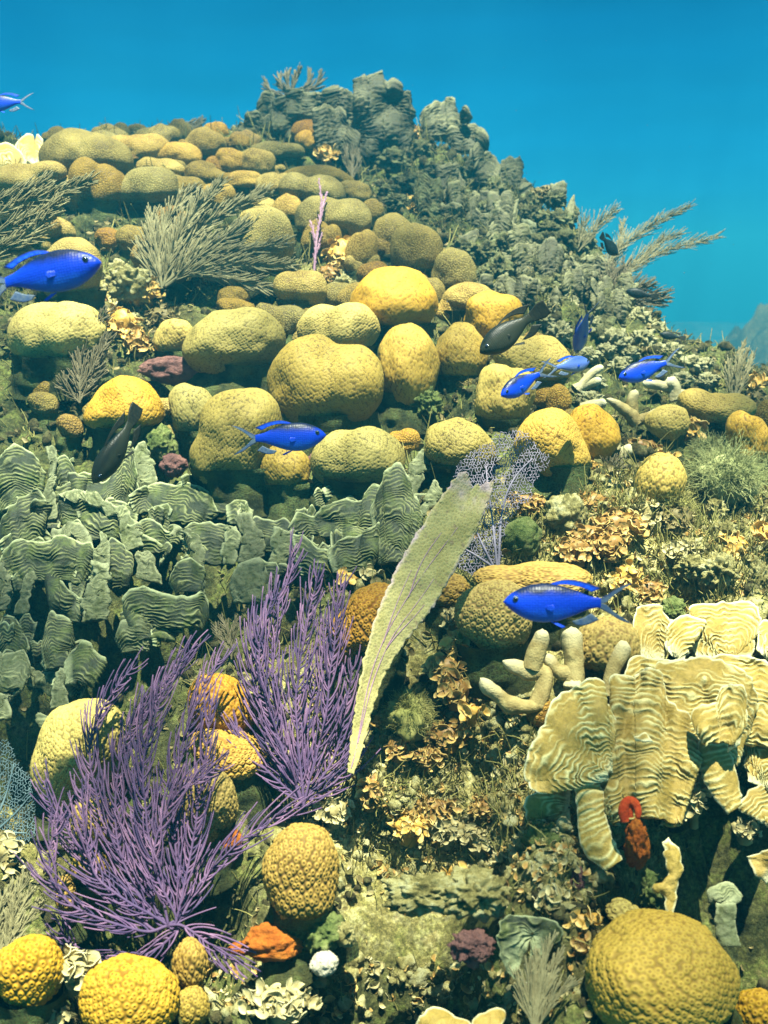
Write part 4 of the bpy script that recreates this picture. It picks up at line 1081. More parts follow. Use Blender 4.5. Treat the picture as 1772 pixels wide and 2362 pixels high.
colony('lettuce_coral', 'lettuce coral with yellow green crusted crest winding through the middle of the thicket', 'lettuce coral', ground(*S(9, 900, 900)), [
    FG(9, (800, 920), [(500, 720), (480, 560), (500, 515), (620, 560), (760, 530), (900, 640), (1050, 700), (1050, 900)], fore=.35),
    SG(9, [(1060, 1010), (1030, 860), (1020, 740), (900, 680), (740, 580), (520, 560)], [(1230, 960), (1190, 830), (1120, 680), (960, 600), (800, 510), (510, 500)], fore=.5, k=.45),
    FG(9, (1300, 1010), [(1180, 940), (1190, 860), (1280, 880), (1380, 945), (1440, 925), (1455, 980), (1400, 1070)], fore=.45),
    FG(9, (1450, 1000), [(1180, 800), (1190, 735), (1300, 730), (1450, 830), (1600, 845), (1640, 1000)], fore=.3)] + XB(), GL)
colony('lettuce_coral', 'front lettuce coral with a pale curled rim and one upright fuzzy finger', 'lettuce coral', ground(*S(9, 450, 1270)), [
    FG(9, (450, 1290), [(20, 1270), (15, 1040), (110, 935), (250, 900), (400, 920), (480, 870), (580, 880), (700, 930), (800, 965), (800, 1210)], fore=.5, bulge=.06),
    SG(9, [(790, 990), (770, 890), (720, 800), (600, 770), (440, 860), (430, 900)], [(640, 960), (650, 910), (610, 890), (570, 900), (540, 920), (500, 940)], fore=.62, k=.6, thick=7),
    SG(9, [(770, 1300), (800, 1100), (820, 930), (880, 850)], [(940, 1300), (930, 1100), (950, 960), (915, 845)], fore=.7),
    FG(9, (1010, 1320), [(930, 1010), (960, 880), (1060, 950), (1110, 1050), (1110, 1220)], fore=.45)] + XB(), GL)
colony('lettuce_coral', 'lettuce coral frond leaning beside a thick furry green post', 'lettuce coral', ground(*S(11, 700, 560)), [
    FG(11, (640, 560), [(500, 480), (480, 180), (455, 45), (520, 60), (600, 200), (740, 300), (780, 400), (700, 530)], fore=.5, sp=8, thick=8),
    SG(11, [(780, 560), (800, 330), (870, 230), (900, -20)], [(1020, 540), (1060, 330), (1035, 200), (1035, -20)], fore=.55, thick=7)] + XB(), GL)
colony('lettuce_coral', 'lone slanting lettuce coral finger near the left edge', 'lettuce coral', ground(*S(11, 210, 480)), [
    SG(11, [(140, 490), (180, 330), (250, 120), (315, 75)], [(265, 480), (285, 330), (330, 200), (368, 105)], fore=.6, sp=9, amp=2)] + XB(), GL)
colony('lettuce_coral', 'lettuce coral cut by the left edge, lumpy and pale yellow green', 'lettuce coral', ground(*S(11, 40, 850)), [
    SG(11, [(-60, 470), (-40, 200), (-30, -60)], [(70, 440), (115, 180), (10, -30)], fore=.5),
    FG(11, (120, 880), [(-20, 860), (0, 600), (40, 480), (120, 510), (200, 600), (290, 790), (240, 850)], fore=.3)] + XB(), GL)
colony('lettuce_coral', 'sunlit cross shaped lettuce coral reaching over a black hollow at the left', 'lettuce coral', ground(*S(11, 60, 1300)), [
    FG(11, (50, 1230), [(-60, 1180), (-20, 860), (30, 880), (120, 850), (240, 845), (285, 960), (275, 1070), (200, 1210), (100, 1260)], 'lettuce_green', fore=.7, sp=10, amp=3),
    SG(11, [(180, 980), (300, 1010), (420, 1015), (545, 1055)], [(190, 1140), (290, 1145), (400, 1195), (500, 1260)], fore=.68, k=.2),
    SG(11, [(-60, 1520), (-50, 1230)], [(110, 1470), (70, 1230)], fore=.6)] + XB(), GL)
colony('lettuce_coral', 'two flaring lettuce coral fronds standing out against the black hollow', 'lettuce coral', ground(*S(11, 600, 1380)), [
    FG(11, (540, 1030), [(410, 980), (425, 800), (440, 640), (485, 465), (560, 500), (650, 520), (685, 620), (695, 720), (640, 960)], fore=.75, sp=8.5, thick=8),
    FG(11, (640, 1180), [(610, 980), (690, 840), (800, 735), (870, 755), (910, 830), (1005, 910), (965, 985), (840, 1000), (855, 1140)], fore=.85, sp=10, thick=8, amp=4.5),
    SG(11, [(480, 1395), (510, 1200), (540, 1070), (600, 1015)], [(670, 1370), (655, 1230), (625, 1100), (625, 1020)], fore=.75)] + XB(), GL)
colony('lettuce_coral', 'small pale lettuce coral stub at the foot of the black hollow', 'lettuce coral', ground(*S(11, 450, 1680)), [
    SG(11, [(395, 1700), (415, 1560), (365, 1485), (420, 1455)], [(510, 1700), (525, 1560), (495, 1490), (455, 1455)], fore=.4)] + XB(), GL)
colony('lettuce_coral', 'rounded ridged lettuce coral heads directly above the left purple plume', 'lettuce coral', ground(*S(11, 1500, 780)), [
    FG(11, (1560, 760), [(1200, 500), (1180, 360), (1240, 290), (1330, 235), (1500, 270), (1650, 400), (1700, 560)], fore=.45, thick=9),
    FG(11, (1350, 860), [(1130, 740), (1125, 570), (1230, 535), (1330, 515), (1405, 600), (1420, 740)], 'lettuce_green', fore=.6, thick=9),
    SG(9, [(1170, 1230), (1160, 1090), (1200, 1000)], [(1380, 1290), (1340, 1100), (1255, 1000)], fore=.5),
    FG(10, (130, 1230), [(-40, 1150), (0, 1040), (60, 975), (130, 945), (215, 1010), (235, 1100), (245, 1220)], fore=.45),
    FG(5, (780, 470), [(560, 420), (540, 330), (600, 290), (700, 310), (800, 330), (870, 310), (900, 380), (880, 460)], fore=.5, thick=8)] + XB(), GL)
colony('lettuce_coral', 'lettuce coral arch with a rounded drooping lip over a dark gap', 'lettuce coral', ground(*S(10, 320, 980)), [
    SG(10, [(130, 1060), (150, 900), (120, 800), (-10, 760)], [(240, 1040), (240, 900), (190, 780), (20, 690)], fore=.5, k=.5),
    FG(10, (310, 1010), [(95, 800), (90, 710), (200, 685), (400, 715), (400, 900), (390, 1010)], fore=.25),
    SG(10, [(480, 1010), (500, 870), (510, 730), (480, 690)], [(380, 1000), (370, 860), (390, 740), (420, 700)], fore=.6, sp=8, amp=1.5, thick=6)] + XB(), GL)
colony('lettuce_coral', 'fuzzy round green lettuce coral lobe at the top of the right purple plume', 'lettuce coral', ground(*S(10, 600, 1250)), [
    SG(10, [(500, 1000), (520, 820), (500, 640)], [(700, 940), (690, 790), (610, 630)], fore=.5, thick=6),
    FG(10, (600, 1300), [(440, 1210), (450, 1070), (550, 975), (670, 950), (705, 1100), (690, 1260)], 'lettuce_green', fore=.6, fuzz=3, thick=12, sp=0),
    FG(10, (750, 930), [(590, 720), (620, 640), (760, 655), (890, 660), (910, 760), (770, 920)], fore=.25)] + XB(), GL)
colony('lettuce_coral', 'widest ridged lettuce coral sheet below the wide olive cushion coral', 'lettuce coral', ground(*S(10, 1300, 780)), [
    FG(10, (1170, 520), [(1070, 380), (1100, 260), (1200, 245), (1225, 300), (1300, 295), (1400, 340), (1430, 390), (1370, 480)], fore=.2),
    FG(10, (1300, 800), [(880, 720), (960, 615), (1080, 620), (1160, 555), (1300, 505), (1440, 500), (1500, 415), (1590, 395), (1700, 375), (1780, 500), (1770, 720)], fore=.35, amp=4.2, bulge=.06),
    SG(10, [(1380, 480), (1460, 370), (1530, 300)], [(1480, 500), (1600, 400), (1600, 330)], fore=.3)] + XB(), GL)
colony('lettuce_coral', 'tangled lettuce coral blades just left of the tan sea fan top', 'lettuce coral', ground(*S(10, 1250, 1080)), [
    SG(10, [(730, 1020), (760, 820), (785, 730)], [(860, 1010), (910, 850), (915, 730)], fore=.6, thick=6),
    FG(10, (1110, 1090), [(900, 780), (1000, 775), (1100, 880), (1200, 895), (1210, 980), (1190, 1080)], fore=.5),
    FG(10, (1310, 1080), [(1170, 900), (1300, 800), (1450, 755), (1590, 680), (1600, 800), (1530, 950), (1430, 1030)], fore=.6)] + XB(), GL)
colony('lettuce_coral', 'pale edged lettuce coral horns beside the notched tip of the tan sea fan', 'lettuce coral', ground(*S(4, 110, 900)), [
    FG(4, (70, 1150), [(-60, 900), (0, 750), (70, 690), (130, 820), (150, 900), (140, 1060)], fore=.3, thick=9),
    SG(4, [(70, 800), (110, 690), (150, 650), (186, 603)], [(140, 860), (165, 760), (190, 700), (196, 606)], fore=.5, sp=9, amp=2),
    SG(4, [(60, 880), (46, 790), (46, 722)], [(95, 880), (85, 800), (60, 720)], fore=.55),
    SG(4, [(150, 930), (180, 830), (228, 768)], [(195, 910), (235, 830), (248, 785)], fore=.45),
    SG(4, [(40, 1090), (60, 950), (110, 910)], [(130, 1090), (140, 970), (155, 915)], fore=.55, sp=9, amp=2)] + XB(), GL)

GC = 'cream lettuce coral colonies'
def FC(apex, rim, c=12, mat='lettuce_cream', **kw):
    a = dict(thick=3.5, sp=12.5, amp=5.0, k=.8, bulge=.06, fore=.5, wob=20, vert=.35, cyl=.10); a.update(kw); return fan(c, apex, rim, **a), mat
def SCc(l, r, c=12, mat='lettuce_cream', **kw):
    a = dict(thick=5, fore=.9, k=.4, fuzz=.6, sp=17, amp=2.6, bulge=.25); a.update(kw); return strip(c, l, r, **a), mat
base_d = hit(*S(12, 880, 1400))
colony('lettuce_coral', 'largest cream lettuce coral, overlapping scalloped ridged sheets at the right', 'lettuce coral', ground(*S(12, 880, 1440)), [
    FC((1480, 980), [(900, 700), (800, 560), (730, 470), (820, 375), (1000, 400), (1300, 372), (1450, 368), (1660, 420), (1800, 500), (1840, 900)], d0=base_d * 1.04, k=.7, curtain=.7, vert=.5, flute=(3, 16)),
    FC((1150, 1100), [(1010, 950), (985, 760), (960, 600), (920, 450), (1000, 408), (1200, 385), (1400, 415), (1520, 500), (1585, 620), (1570, 740), (1450, 930)], d0=base_d * 1.0, k=.65, curtain=.65, vert=.6, flute=(2, 20)),
    FC((850, 1480), [(640, 1420), (560, 1270), (545, 1100), (590, 900), (655, 760), (640, 560), (660, 505), (760, 500), (790, 540), (800, 488), (880, 455), (960, 475), (995, 560), (1010, 650), (1100, 720), (1190, 820), (1215, 930), (1230, 1050), (1160, 1150), (1060, 1270), (1035, 1430)], d0=base_d * .955, k=.55, sp=13, curtain=.6, vert=.72, flute=(3, 22), amp=5.5),
    FC((640, 1150), [(440, 1180), (330, 1210), (200, 1255), (90, 1190), (95, 1040), (180, 860), (280, 660), (400, 580), (480, 525), (585, 525), (605, 640), (660, 800), (700, 1000)], d0=base_d * .965, k=.55, sp=13, vert=.4, flute=(2, 14)),
    FC((1340, 950), [(1225, 890), (1165, 770), (1215, 690), (1300, 675), (1360, 580), (1440, 548), (1505, 600), (1525, 740), (1480, 940)], d0=base_d * .96, k=.6, sp=15, amp=4, curtain=.4, vert=.3, flute=(2, 14)),
    FC((860, 930), [(800, 920), (795, 890), (850, 865), (900, 885), (905, 925)], d0=base_d * .92, k=.5, sp=0),
    SCc([(1400, 1400), (1270, 1230), (1205, 1050), (1215, 930), (1290, 870)], [(1490, 1330), (1470, 1190), (1435, 1050), (1385, 920), (1325, 870)], d0=base_d * .945, fore=.0)], GC)
colony('lettuce_coral', 'upper cream lettuce coral with three ruffled fans behind the largest one', 'lettuce coral', ground(*S(12, 1080, 420)), [
    FC((950, 440), [(825, 400), (795, 200), (798, 60), (880, 32), (950, 38), (1020, 130), (1065, 150), (1030, 240), (970, 400)], fore=.35),
    FC((1090, 410), [(1000, 340), (1005, 240), (1020, 170), (1100, 108), (1220, 128), (1262, 160), (1190, 205), (1150, 340)], fore=.5),
    FC((1400, 420), [(1190, 390), (1160, 260), (1180, 190), (1140, 60), (1250, 38), (1420, 28), (1560, 38), (1603, 120), (1575, 250), (1550, 400)], fore=.4, amp=5.5),
    FC((1700, 440), [(1570, 330), (1600, 180), (1660, 135), (1790, 150), (1800, 350)], fore=.3)], GC)
colony('lettuce_coral', 'cream lettuce coral sheets cut off by the right picture edge', 'lettuce coral', ground(*S(12, 1650, 1300)), [
    FC((1690, 1250), [(1530, 1180), (1490, 900), (1525, 770), (1600, 745), (1800, 780), (1860, 1100)], fore=.75),
    FC((1680, 1480), [(1470, 1380), (1480, 1330), (1560, 1220), (1680, 1170), (1820, 1230)], fore=.8, amp=6),
    FC((1740, 420), [(1650, 520), (1600, 470), (1565, 400), (1640, 380), (1720, 360), (1760, 540)], c=8, fore=.9, sp=0, k=.1)], GC)
colony('lettuce_coral', 'upright wavy cream lettuce coral blade left of an orange sponge', 'lettuce coral', ground(*S(8, 990, 460)), [
    SCc([(960, 465), (860, 375), (835, 200), (828, 60), (858, -5)], [(1028, 412), (985, 310), (955, 200), (948, 120), (905, 50), (872, -5)], c=8, sp=20, amp=2, fore=1.15)], GC)
colony('lettuce_coral', 'smooth cream lettuce coral lobe drooping at the lower left of the largest one', 'lettuce coral', ground(*S(8, 800, 240)), [
    FC((800, 190), [(800, 240), (700, 238), (640, 248), (603, 205), (618, 145), (680, 118), (740, 110), (810, 95)], c=8, fore=.9, sp=18, amp=1.6, k=.15)], GC)
colony('lettuce_coral', 'thin pointed cream coral blade hanging in the dark hole at lower right', 'lettuce coral', ground(*S(8, 1240, 660)), [
    SCc([(1225, 675), (1205, 570), (1155, 540), (1222, 500), (1205, 340)], [(1245, 660), (1268, 520), (1288, 440), (1272, 370), (1225, 322)], c=8, sp=0, fore=1.3, fuzz=1.5, jit=6)], GC)
colony('lettuce_coral', 'rolled whitish coral knot in the dark hole right of the hanging blade', 'lettuce coral', ground(*S(8, 1470, 640)), [
    FC((1470, 610), [(1400, 600), (1400, 540), (1450, 515), (1510, 525), (1540, 570), (1520, 610)], c=8, mat='lettuce_green', fore=.7, sp=9, amp=3, thick=9),
    SCc([(1440, 790), (1430, 700), (1440, 600)], [(1540, 790), (1520, 690), (1520, 600)], c=8, mat='lettuce_green', fore=.6, sp=0, fuzz=3, thick=6)], GC)
colony('lettuce_coral', 'small coral plate with wide concentric ruffles left of the giant yellow dome', 'lettuce coral', ground(*S(8, 620, 850)), [
    FC((640, 730), [(560, 930), (500, 820), (495, 720), (530, 660), (620, 650), (720, 680), (780, 730), (720, 800), (620, 910)], c=8, sp=14, amp=6, fore=.5, k=.3, mat='lettuce_grey')], GC)
colony('lettuce_coral', 'pale rimmed coral leaf at the bottom picture edge', 'lettuce coral', ground(*S(8, 250, 1100)), [
    FC((260, 1180), [(120, 1160), (150, 1090), (210, 1045), (270, 1070), (320, 1095), (370, 1120), (380, 1180)], c=8, sp=0, fore=.3),
    FC((480, 1180), [(370, 1160), (380, 1110), (440, 1065), (500, 1050), (530, 1100)], c=8, sp=0, fore=.35)], GC)
colony('lettuce_coral', 'sunlit cream leaf coral pair at the left end of the skyline', 'lettuce coral', ground(*S(1, 70, 540)), [
    FC((60, 560), [(-40, 540), (-30, 440), (30, 430), (80, 460), (110, 520)], c=1, sp=8, amp=2, fore=.2),
    FC((150, 530), [(80, 500), (75, 430), (110, 395), (140, 400), (155, 425), (160, 395), (190, 440), (205, 520)], c=1, sp=8, amp=2, fore=.1)], GC)
# ------------------------------------------------------------------ sea plumes and sea fans
plume(0, [[(362, 2000), (335, 1960), (300, 1800), (290, 1650), (335, 1500), (425, 1390)], [(362, 2000), (330, 1950), (240, 1800), (195, 1650), (215, 1540), (290, 1440)],
          [(362, 2000), (390, 1960), (375, 1780), (380, 1650), (430, 1500), (475, 1420)], [(362, 2000), (385, 1990), (440, 1900), (540, 1800), (655, 1735)],
          [(362, 2000), (320, 2000), (190, 1850), (120, 1750), (95, 1690)], [(362, 2000), (390, 2000), (320, 2060), (200, 2080), (125, 2010)], [(362, 2000), (395, 2000), (460, 2045), (520, 2085)],
          [(362, 2000), (300, 2010), (150, 1950), (105, 1860), (125, 1760)], [(362, 2000), (380, 1980), (330, 1850), (380, 1720), (470, 1650)], [(362, 2000), (330, 1980), (255, 1820), (265, 1620), (345, 1480)],
          [(362, 2000), (360, 1980), (310, 1720), (330, 1560), (385, 1440)], [(362, 2000), (350, 1990), (215, 1900), (180, 1790), (175, 1700)], [(362, 2000), (380, 1990), (420, 1800), (440, 1650), (455, 1520)]],
      'dense purple sea plume at lower left, branches spreading low over the amber domes', 'purple', blen=76, spacing=14, rad=2.2, stem_rad=3.4, fore=.9, rows=2, ang=54, sub=0, curl=.9, depth_spread=.5, seg=8, group='purple sea plumes')
plume(0, [[(655, 1745), (650, 1720), (600, 1560), (590, 1400), (610, 1280), (640, 1180)], [(655, 1745), (655, 1720), (640, 1520), (660, 1360), (690, 1240)], [(655, 1745), (660, 1720), (700, 1560), (720, 1400), (740, 1260)],
          [(655, 1745), (645, 1710), (565, 1560), (545, 1430), (555, 1330)], [(655, 1745), (665, 1720), (720, 1640), (748, 1540), (760, 1440)], [(655, 1745), (650, 1730), (570, 1660), (520, 1610), (495, 1560)],
          [(655, 1745), (660, 1730), (720, 1690), (760, 1620)], [(655, 1745), (640, 1700), (570, 1500), (560, 1400), (590, 1290)], [(655, 1745), (655, 1710), (660, 1560), (690, 1450), (700, 1340)]],
      'taller upright purple sea plume just left of the tan sea fan', 'purple', blen=72, spacing=14, rad=2.2, stem_rad=3.4, fore=.85, rows=2, ang=50, sub=0, curl=.9, depth_spread=.5, seg=8, group='purple sea plumes')
GP = 'olive grey sea plumes'
plume(1, [[(700, 1060), (690, 900), (720, 780), (770, 700), (835, 640)], [(705, 1050), (770, 840), (850, 730), (955, 610)], [(705, 1040), (800, 870), (950, 740), (1150, 640)],
          [(710, 1040), (850, 900), (1000, 850), (1150, 770)], [(710, 1040), (850, 930), (1050, 900), (1240, 855)], [(715, 1045), (850, 965), (1050, 960), (1270, 968)],
          [(715, 1050), (820, 990), (1000, 1020), (1170, 1060)], [(690, 1050), (640, 950), (620, 870)], [(705, 1050), (740, 900), (790, 800), (890, 680)], [(710, 1040), (820, 930), (950, 860), (1060, 770)],
          [(700, 1050), (665, 900), (655, 820), (660, 740)]],
      'big bushy olive grey sea plume in front of the upper yellow corals', 'plume_grey', blen=95, spacing=8, rad=3.4, stem_rad=6, fore=.8, ang=30, group=GP, rows=3)
plume(1, [[(-60, 760), (100, 690), (250, 650), (400, 590)], [(-60, 900), (60, 860), (150, 800), (225, 745)], [(-60, 700), (80, 650), (190, 600)], [(-60, 840), (80, 780), (200, 730), (250, 690)], [(-60, 950), (30, 900), (100, 870)]],
      'feathery olive sea plume reaching in from the left edge above the largest blue fish', 'plume_grey', blen=95, spacing=8, rad=3.4, stem_rad=5, d0=1.55, fore=0, ang=34, group=GP)
plume(2, [[(900, 1060), (980, 930), (1060, 850), (1180, 770), (1325, 705)], [(910, 1080), (1080, 970), (1220, 890), (1440, 835)], [(840, 900), (930, 780), (1005, 718)], [(900, 1080), (980, 960), (1020, 860), (1030, 770)], [(930, 1060), (1100, 930), (1200, 850), (1290, 815)],
          [(840, 880), (860, 800), (870, 765)]],
      'pale swaying sea plume sticking out into open blue water on the right skyline', 'plume_pale', blen=75, spacing=9, rad=1.7, stem_rad=3, fore=.2, ang=28, group=GP, stem_mat='plume_pale')
plume(2, [[(960, 1130), (1010, 1050), (1040, 960)], [(990, 1140), (1110, 1080), (1220, 1085)], [(980, 1140), (1080, 1060), (1150, 1045)], [(950, 1120), (960, 1040), (995, 970)], [(1000, 1140), (1120, 1120), (1210, 1110)]],
      'dark mauve sea plume low on the right skyline hiding a black fish', 'plume_dark', blen=80, spacing=9, rad=2.8, stem_rad=4, fore=.25, ang=36, group=GP)
plume(3, [[(345, 430), (350, 280), (385, 150), (455, 40)], [(340, 380), (300, 280), (240, 222)], [(350, 370), (420, 240), (472, 150)], [(345, 350), (330, 190), (345, 85)], [(345, 430), (290, 370), (270, 330)], [(345, 420), (400, 330), (450, 260)]],
      'dark olive sea plume in front of the large tan coral block at left', 'plume_dark', blen=78, spacing=11, rad=3.0, stem_rad=4.5, fore=.7, ang=38, group=GP)
plume(4, [[(1510, 420), (1520, 300), (1557, 165)], [(1505, 420), (1490, 330), (1485, 250)], [(1515, 420), (1560, 320), (1600, 225)], [(1512, 420), (1535, 290), (1575, 200)]],
      'small pale sea plume standing at the right edge against the blue', 'plume_pale', blen=50, spacing=9, rad=2.8, stem_rad=4, fore=.1, ang=24, group=GP, stem_mat='plume_pale')
plume(1, [[(1260, 230), (1180, 215), (1150, 165)], [(1255, 225), (1215, 190), (1205, 140)], [(1260, 220), (1270, 170), (1290, 112)], [(1270, 225), (1330, 180), (1345, 110)], [(1275, 225), (1365, 180), (1385, 118)], [(1258, 225), (1240, 180), (1240, 130)]],
      'dark bristly sea plume on the highest grey plates of the skyline', 'plume_dark', blen=48, spacing=10, rad=3.6, stem_rad=5, fore=.1, ang=22, group=GP)
plume(1, [[(760, 430), (780, 370), (850, 335)], [(765, 430), (740, 380), (735, 360)], [(770, 430), (800, 390), (810, 350)], [(765, 430), (830, 380), (885, 332)]],
      'small dark sea plume on the skyline behind the round olive coral', 'plume_dark', blen=42, spacing=9, rad=3.0, stem_rad=4, fore=.05, ang=34, group=GP)
plume(1, [[(1520, 580), (1500, 510), (1495, 450)], [(1522, 580), (1525, 510), (1525, 445)], [(1526, 580), (1550, 520), (1555, 460)]],
      'little black tuft plume under the grey skyline plates', 'plume_dark', blen=40, spacing=10, rad=3.2, stem_rad=4, fore=.25, ang=22, group=GP)
plume(1, [[(1355, 1010), (1368, 850), (1388, 700), (1375, 590)], [(1365, 880), (1345, 800), (1330, 760)], [(1380, 760), (1400, 690), (1410, 640)], [(1360, 930), (1380, 860), (1400, 800)]],
      'thin mauve upright sprig in front of the wide two-humped olive coral', 'vein', blen=26, spacing=15, rad=3.0, stem_rad=6, fore=.3, ang=30, group=GP, rows=1)
plume(8, [[(640, 1130), (600, 1020), (575, 930)], [(645, 1130), (650, 950), (655, 840)], [(650, 1130), (690, 900), (715, 770)], [(660, 1130), (720, 920), (760, 830)], [(665, 1140), (740, 1010), (800, 950)], [(640, 1130), (620, 980), (625, 890)], [(655, 1130), (700, 980), (740, 900)]],
      'brown sea plume tuft with purple tips beside the giant yellow dome', 'plume_grey', blen=85, spacing=16, rad=4.5, stem_rad=6, fore=.7, ang=18, group=GP)
plume(7, [[(20, 840), (60, 620), (110, 480)], [(0, 830), (20, 650), (60, 520)], [(30, 840), (100, 700), (170, 600)], [(-30, 820), (-20, 700), (10, 570)], [(20, 840), (80, 640), (140, 540)]],
      'blurred olive brown sea plume in the lower left corner', 'plume_grey', blen=70, spacing=9, rad=3.5, stem_rad=5, fore=.9, ang=34, group=GP)
plume(4, [[(960, 760), (985, 700), (1010, 670)], [(965, 760), (960, 700), (950, 680)], [(968, 760), (1010, 720), (1040, 700)]],
      'small dark sprig plume between the rubble and the olive tan coral heads', 'plume_dark', blen=45, spacing=12, rad=3.0, stem_rad=4, fore=.2, ang=28, group=GP)
plume(5, [[(1000, 600), (990, 500), (960, 420)], [(1000, 600), (1010, 500), (1030, 430)], [(1000, 590), (950, 500), (930, 450)]],
      'dim brown sprig plume between the purple plumes and lettuce coral', 'plume_dark', blen=50, spacing=12, rad=2.6, stem_rad=4, fore=.5, ang=30, group=GP)

# tan sea fan with its purple edge
Lf = [(748, 1668), (758, 1590), (772, 1480), (800, 1350), (850, 1225), (920, 1108), (962, 1050), (990, 1018)]
Rf = [(765, 1672), (790, 1600), (826, 1475), (880, 1390), (945, 1310), (1000, 1215), (1046, 1130), (1072, 1040)]
s = sd_next(); Lp, Rp = cat_rom(SA(0, Lf), 240), cat_rom(SA(0, Rf), 240)
u = np.linspace(0, 1, 110); _mid = (Lp + Rp) / 2; Lp = _mid + (Lp - _mid) * .88; Rp = _mid + (Rp - _mid) * .88
px = Lp[None] * (1 - u)[:, None, None] + Rp[None] * u[:, None, None]
tt = np.linspace(0, 1, 240)
for q in range(2):   # frayed sides and a notched tip
    px[:, :, q] += (4.5 * vnoise(np.stack([px[..., 0] / 7, px[..., 1] / 7, px[..., 0] * 0 + q], -1), 40 + q) + 2.2 * vnoise(np.stack([px[..., 0] / 17, px[..., 1] / 17, px[..., 0] * 0 + q], -1), 44 + q)) * np.clip(np.abs(u - .5) * 4 - 1.3, 0, 1)[:, None]
notch = np.interp(u, [0, .12, .3, .42, .52, .6, .68, .8, 1], [.0, -.01, .02, .045, .085, .03, .055, .012, .0]) + .012 * vnoise(np.stack([u * 40, u * 0, u * 0], -1), 3)
px = px - (px[:, -1:] - px[:, -30:-29]) * (notch * 4.5)[:, None, None] * (tt ** 5)[None, :, None]
dA = hit(*SA(0, [(770, 1690)])[0]) * .93; loc = PXM * dA
dp = dA + loc * (.28 * (px[0, 0, 1] - px[..., 1]) + 60 * (u - .5)[:, None] * np.sin(tt * 2.2)[None])
Vf, Ff, at = sheet(px, dp, 2.6, 0, 0, 4, s, k_round=12, fuzz=.15)
edge = np.clip(1 - np.minimum.reduce([(1 - tt)[None] * 9 + 0 * u[:, None], (1 - np.abs(2 * u - 1))[:, None] * 7 + 0 * tt[None]]), 0, 1) * np.clip((tt - .25) * 2.2, 0, 1)[None]
q = np.concatenate([px / 20, px[..., :1] * 0], -1); edge = .75 * np.clip(edge * (.8 + .9 * fbm(q, 3, 9)), 0, 1)
root = thing('sea_fan', 'tall tan sea fan with frayed lilac edge leaning right in mid picture', 'sea fan', P(*SA(0, [(757, 1672)])[0], dA))
m, nt_, b_, oc_ = mat_new('tan_fan', .85, .1)
vv = nd(nt_, 'TexVoronoi', None, {'Vector': oc_, 'Scale': 420.0}).outputs['Distance']; nn = nd(nt_, 'TexNoise', None, {'Vector': oc_, 'Scale': 42.0, 'Detail': 5.0}).outputs[0]
cc = mixc(nt_, ramp(nt_, nn, [(.35, 0.0), (.65, 1.0)]), (.27, .23, .085), (.36, .31, .13))
cc = mixc(nt_, nd(nt_, 'Attribute', {'attribute_name': 'edge'}).outputs['Fac'], cc, (.40, .28, .34))
cc = mixc(nt_, ramp(nt_, nd(nt_, 'TexNoise', None, {'Vector': oc_, 'Scale': 150.0, 'Detail': 3.0}).outputs[0], [(.60, 0.0), (.70, .6)]), cc, (.20, .13, .09))
cc = mixc(nt_, 1.0, cc, ramp(nt_, vv, [(.1, .75), (.5, 1.08)]), 'MULTIPLY')
nt_.links.new(cc, b_.inputs['Base Color']); bump(nt_, b_, vv, .4, .0008)
part('blade', root, Vf, Ff, m, {'edge': np.r_[edge.ravel(), edge.ravel()]})
Wm = (Vf[:110 * 240] ).reshape(110, 240, 3)
for path in ([(.5, .02), (.42, .25), (.4, .42), (.45, .6), (.55, .74), (.62, .84)], [(.5, .1), (.6, .28), (.58, .42), (.66, .55), (.72, .66)], [(.42, .42), (.3, .55), (.26, .66)], [(.45, .58), (.36, .7), (.4, .8)], [(.58, .4), (.75, .5), (.82, .57)]):
    g = cat_rom(np.array(path), 40); ii = np.clip((g[:, 0] * 109).astype(int), 0, 109); jj = np.clip((g[:, 1] * 239).astype(int), 0, 239)
    pth = Wm[ii, jj]
    for _ in range(4): pth[1:-1] = (pth[:-2] + 2 * pth[1:-1] + pth[2:]) / 4
    part('vein', root, *tubes(pth, np.linspace(1.7, .7, 40) * loc, 6), M['vein'])

net_fan(4, [(300, 745), (318, 680), (370, 640), (440, 600), (500, 565), (580, 545), (640, 600), (690, 645), (712, 700), (660, 770), (610, 850), (550, 930), (520, 1010), (500, 1110), (470, 1200), (400, 1180), (330, 1140), (300, 1000), (290, 850)],
        (490, 1170), [[(490, 1170), (430, 1050), (380, 940)], [(492, 1170), (470, 950), (450, 800), (440, 700)], [(494, 1160), (510, 900), (560, 760), (640, 670)], [(488, 1150), (400, 1090), (350, 1060)]],
        'open meshed lavender sea fan behind the top of the tan sea fan', 'net_lav', cell=6.8, rad=.95, fore=.12)
net_fan(7, [(-60, -120), (10, -110), (60, -40), (110, 40), (165, 80), (160, 200), (130, 330), (60, 340), (0, 290), (-60, 290)], (-60, 330), [[(-60, 330), (20, 150), (60, 0)], [(-60, 330), (60, 220), (130, 140)], [(-60, 330), (60, 300), (110, 300)]],
        'blue grey netted sea fan in shade at the left edge', 'net_blue', cell=7, rad=1.0, fore=.3)
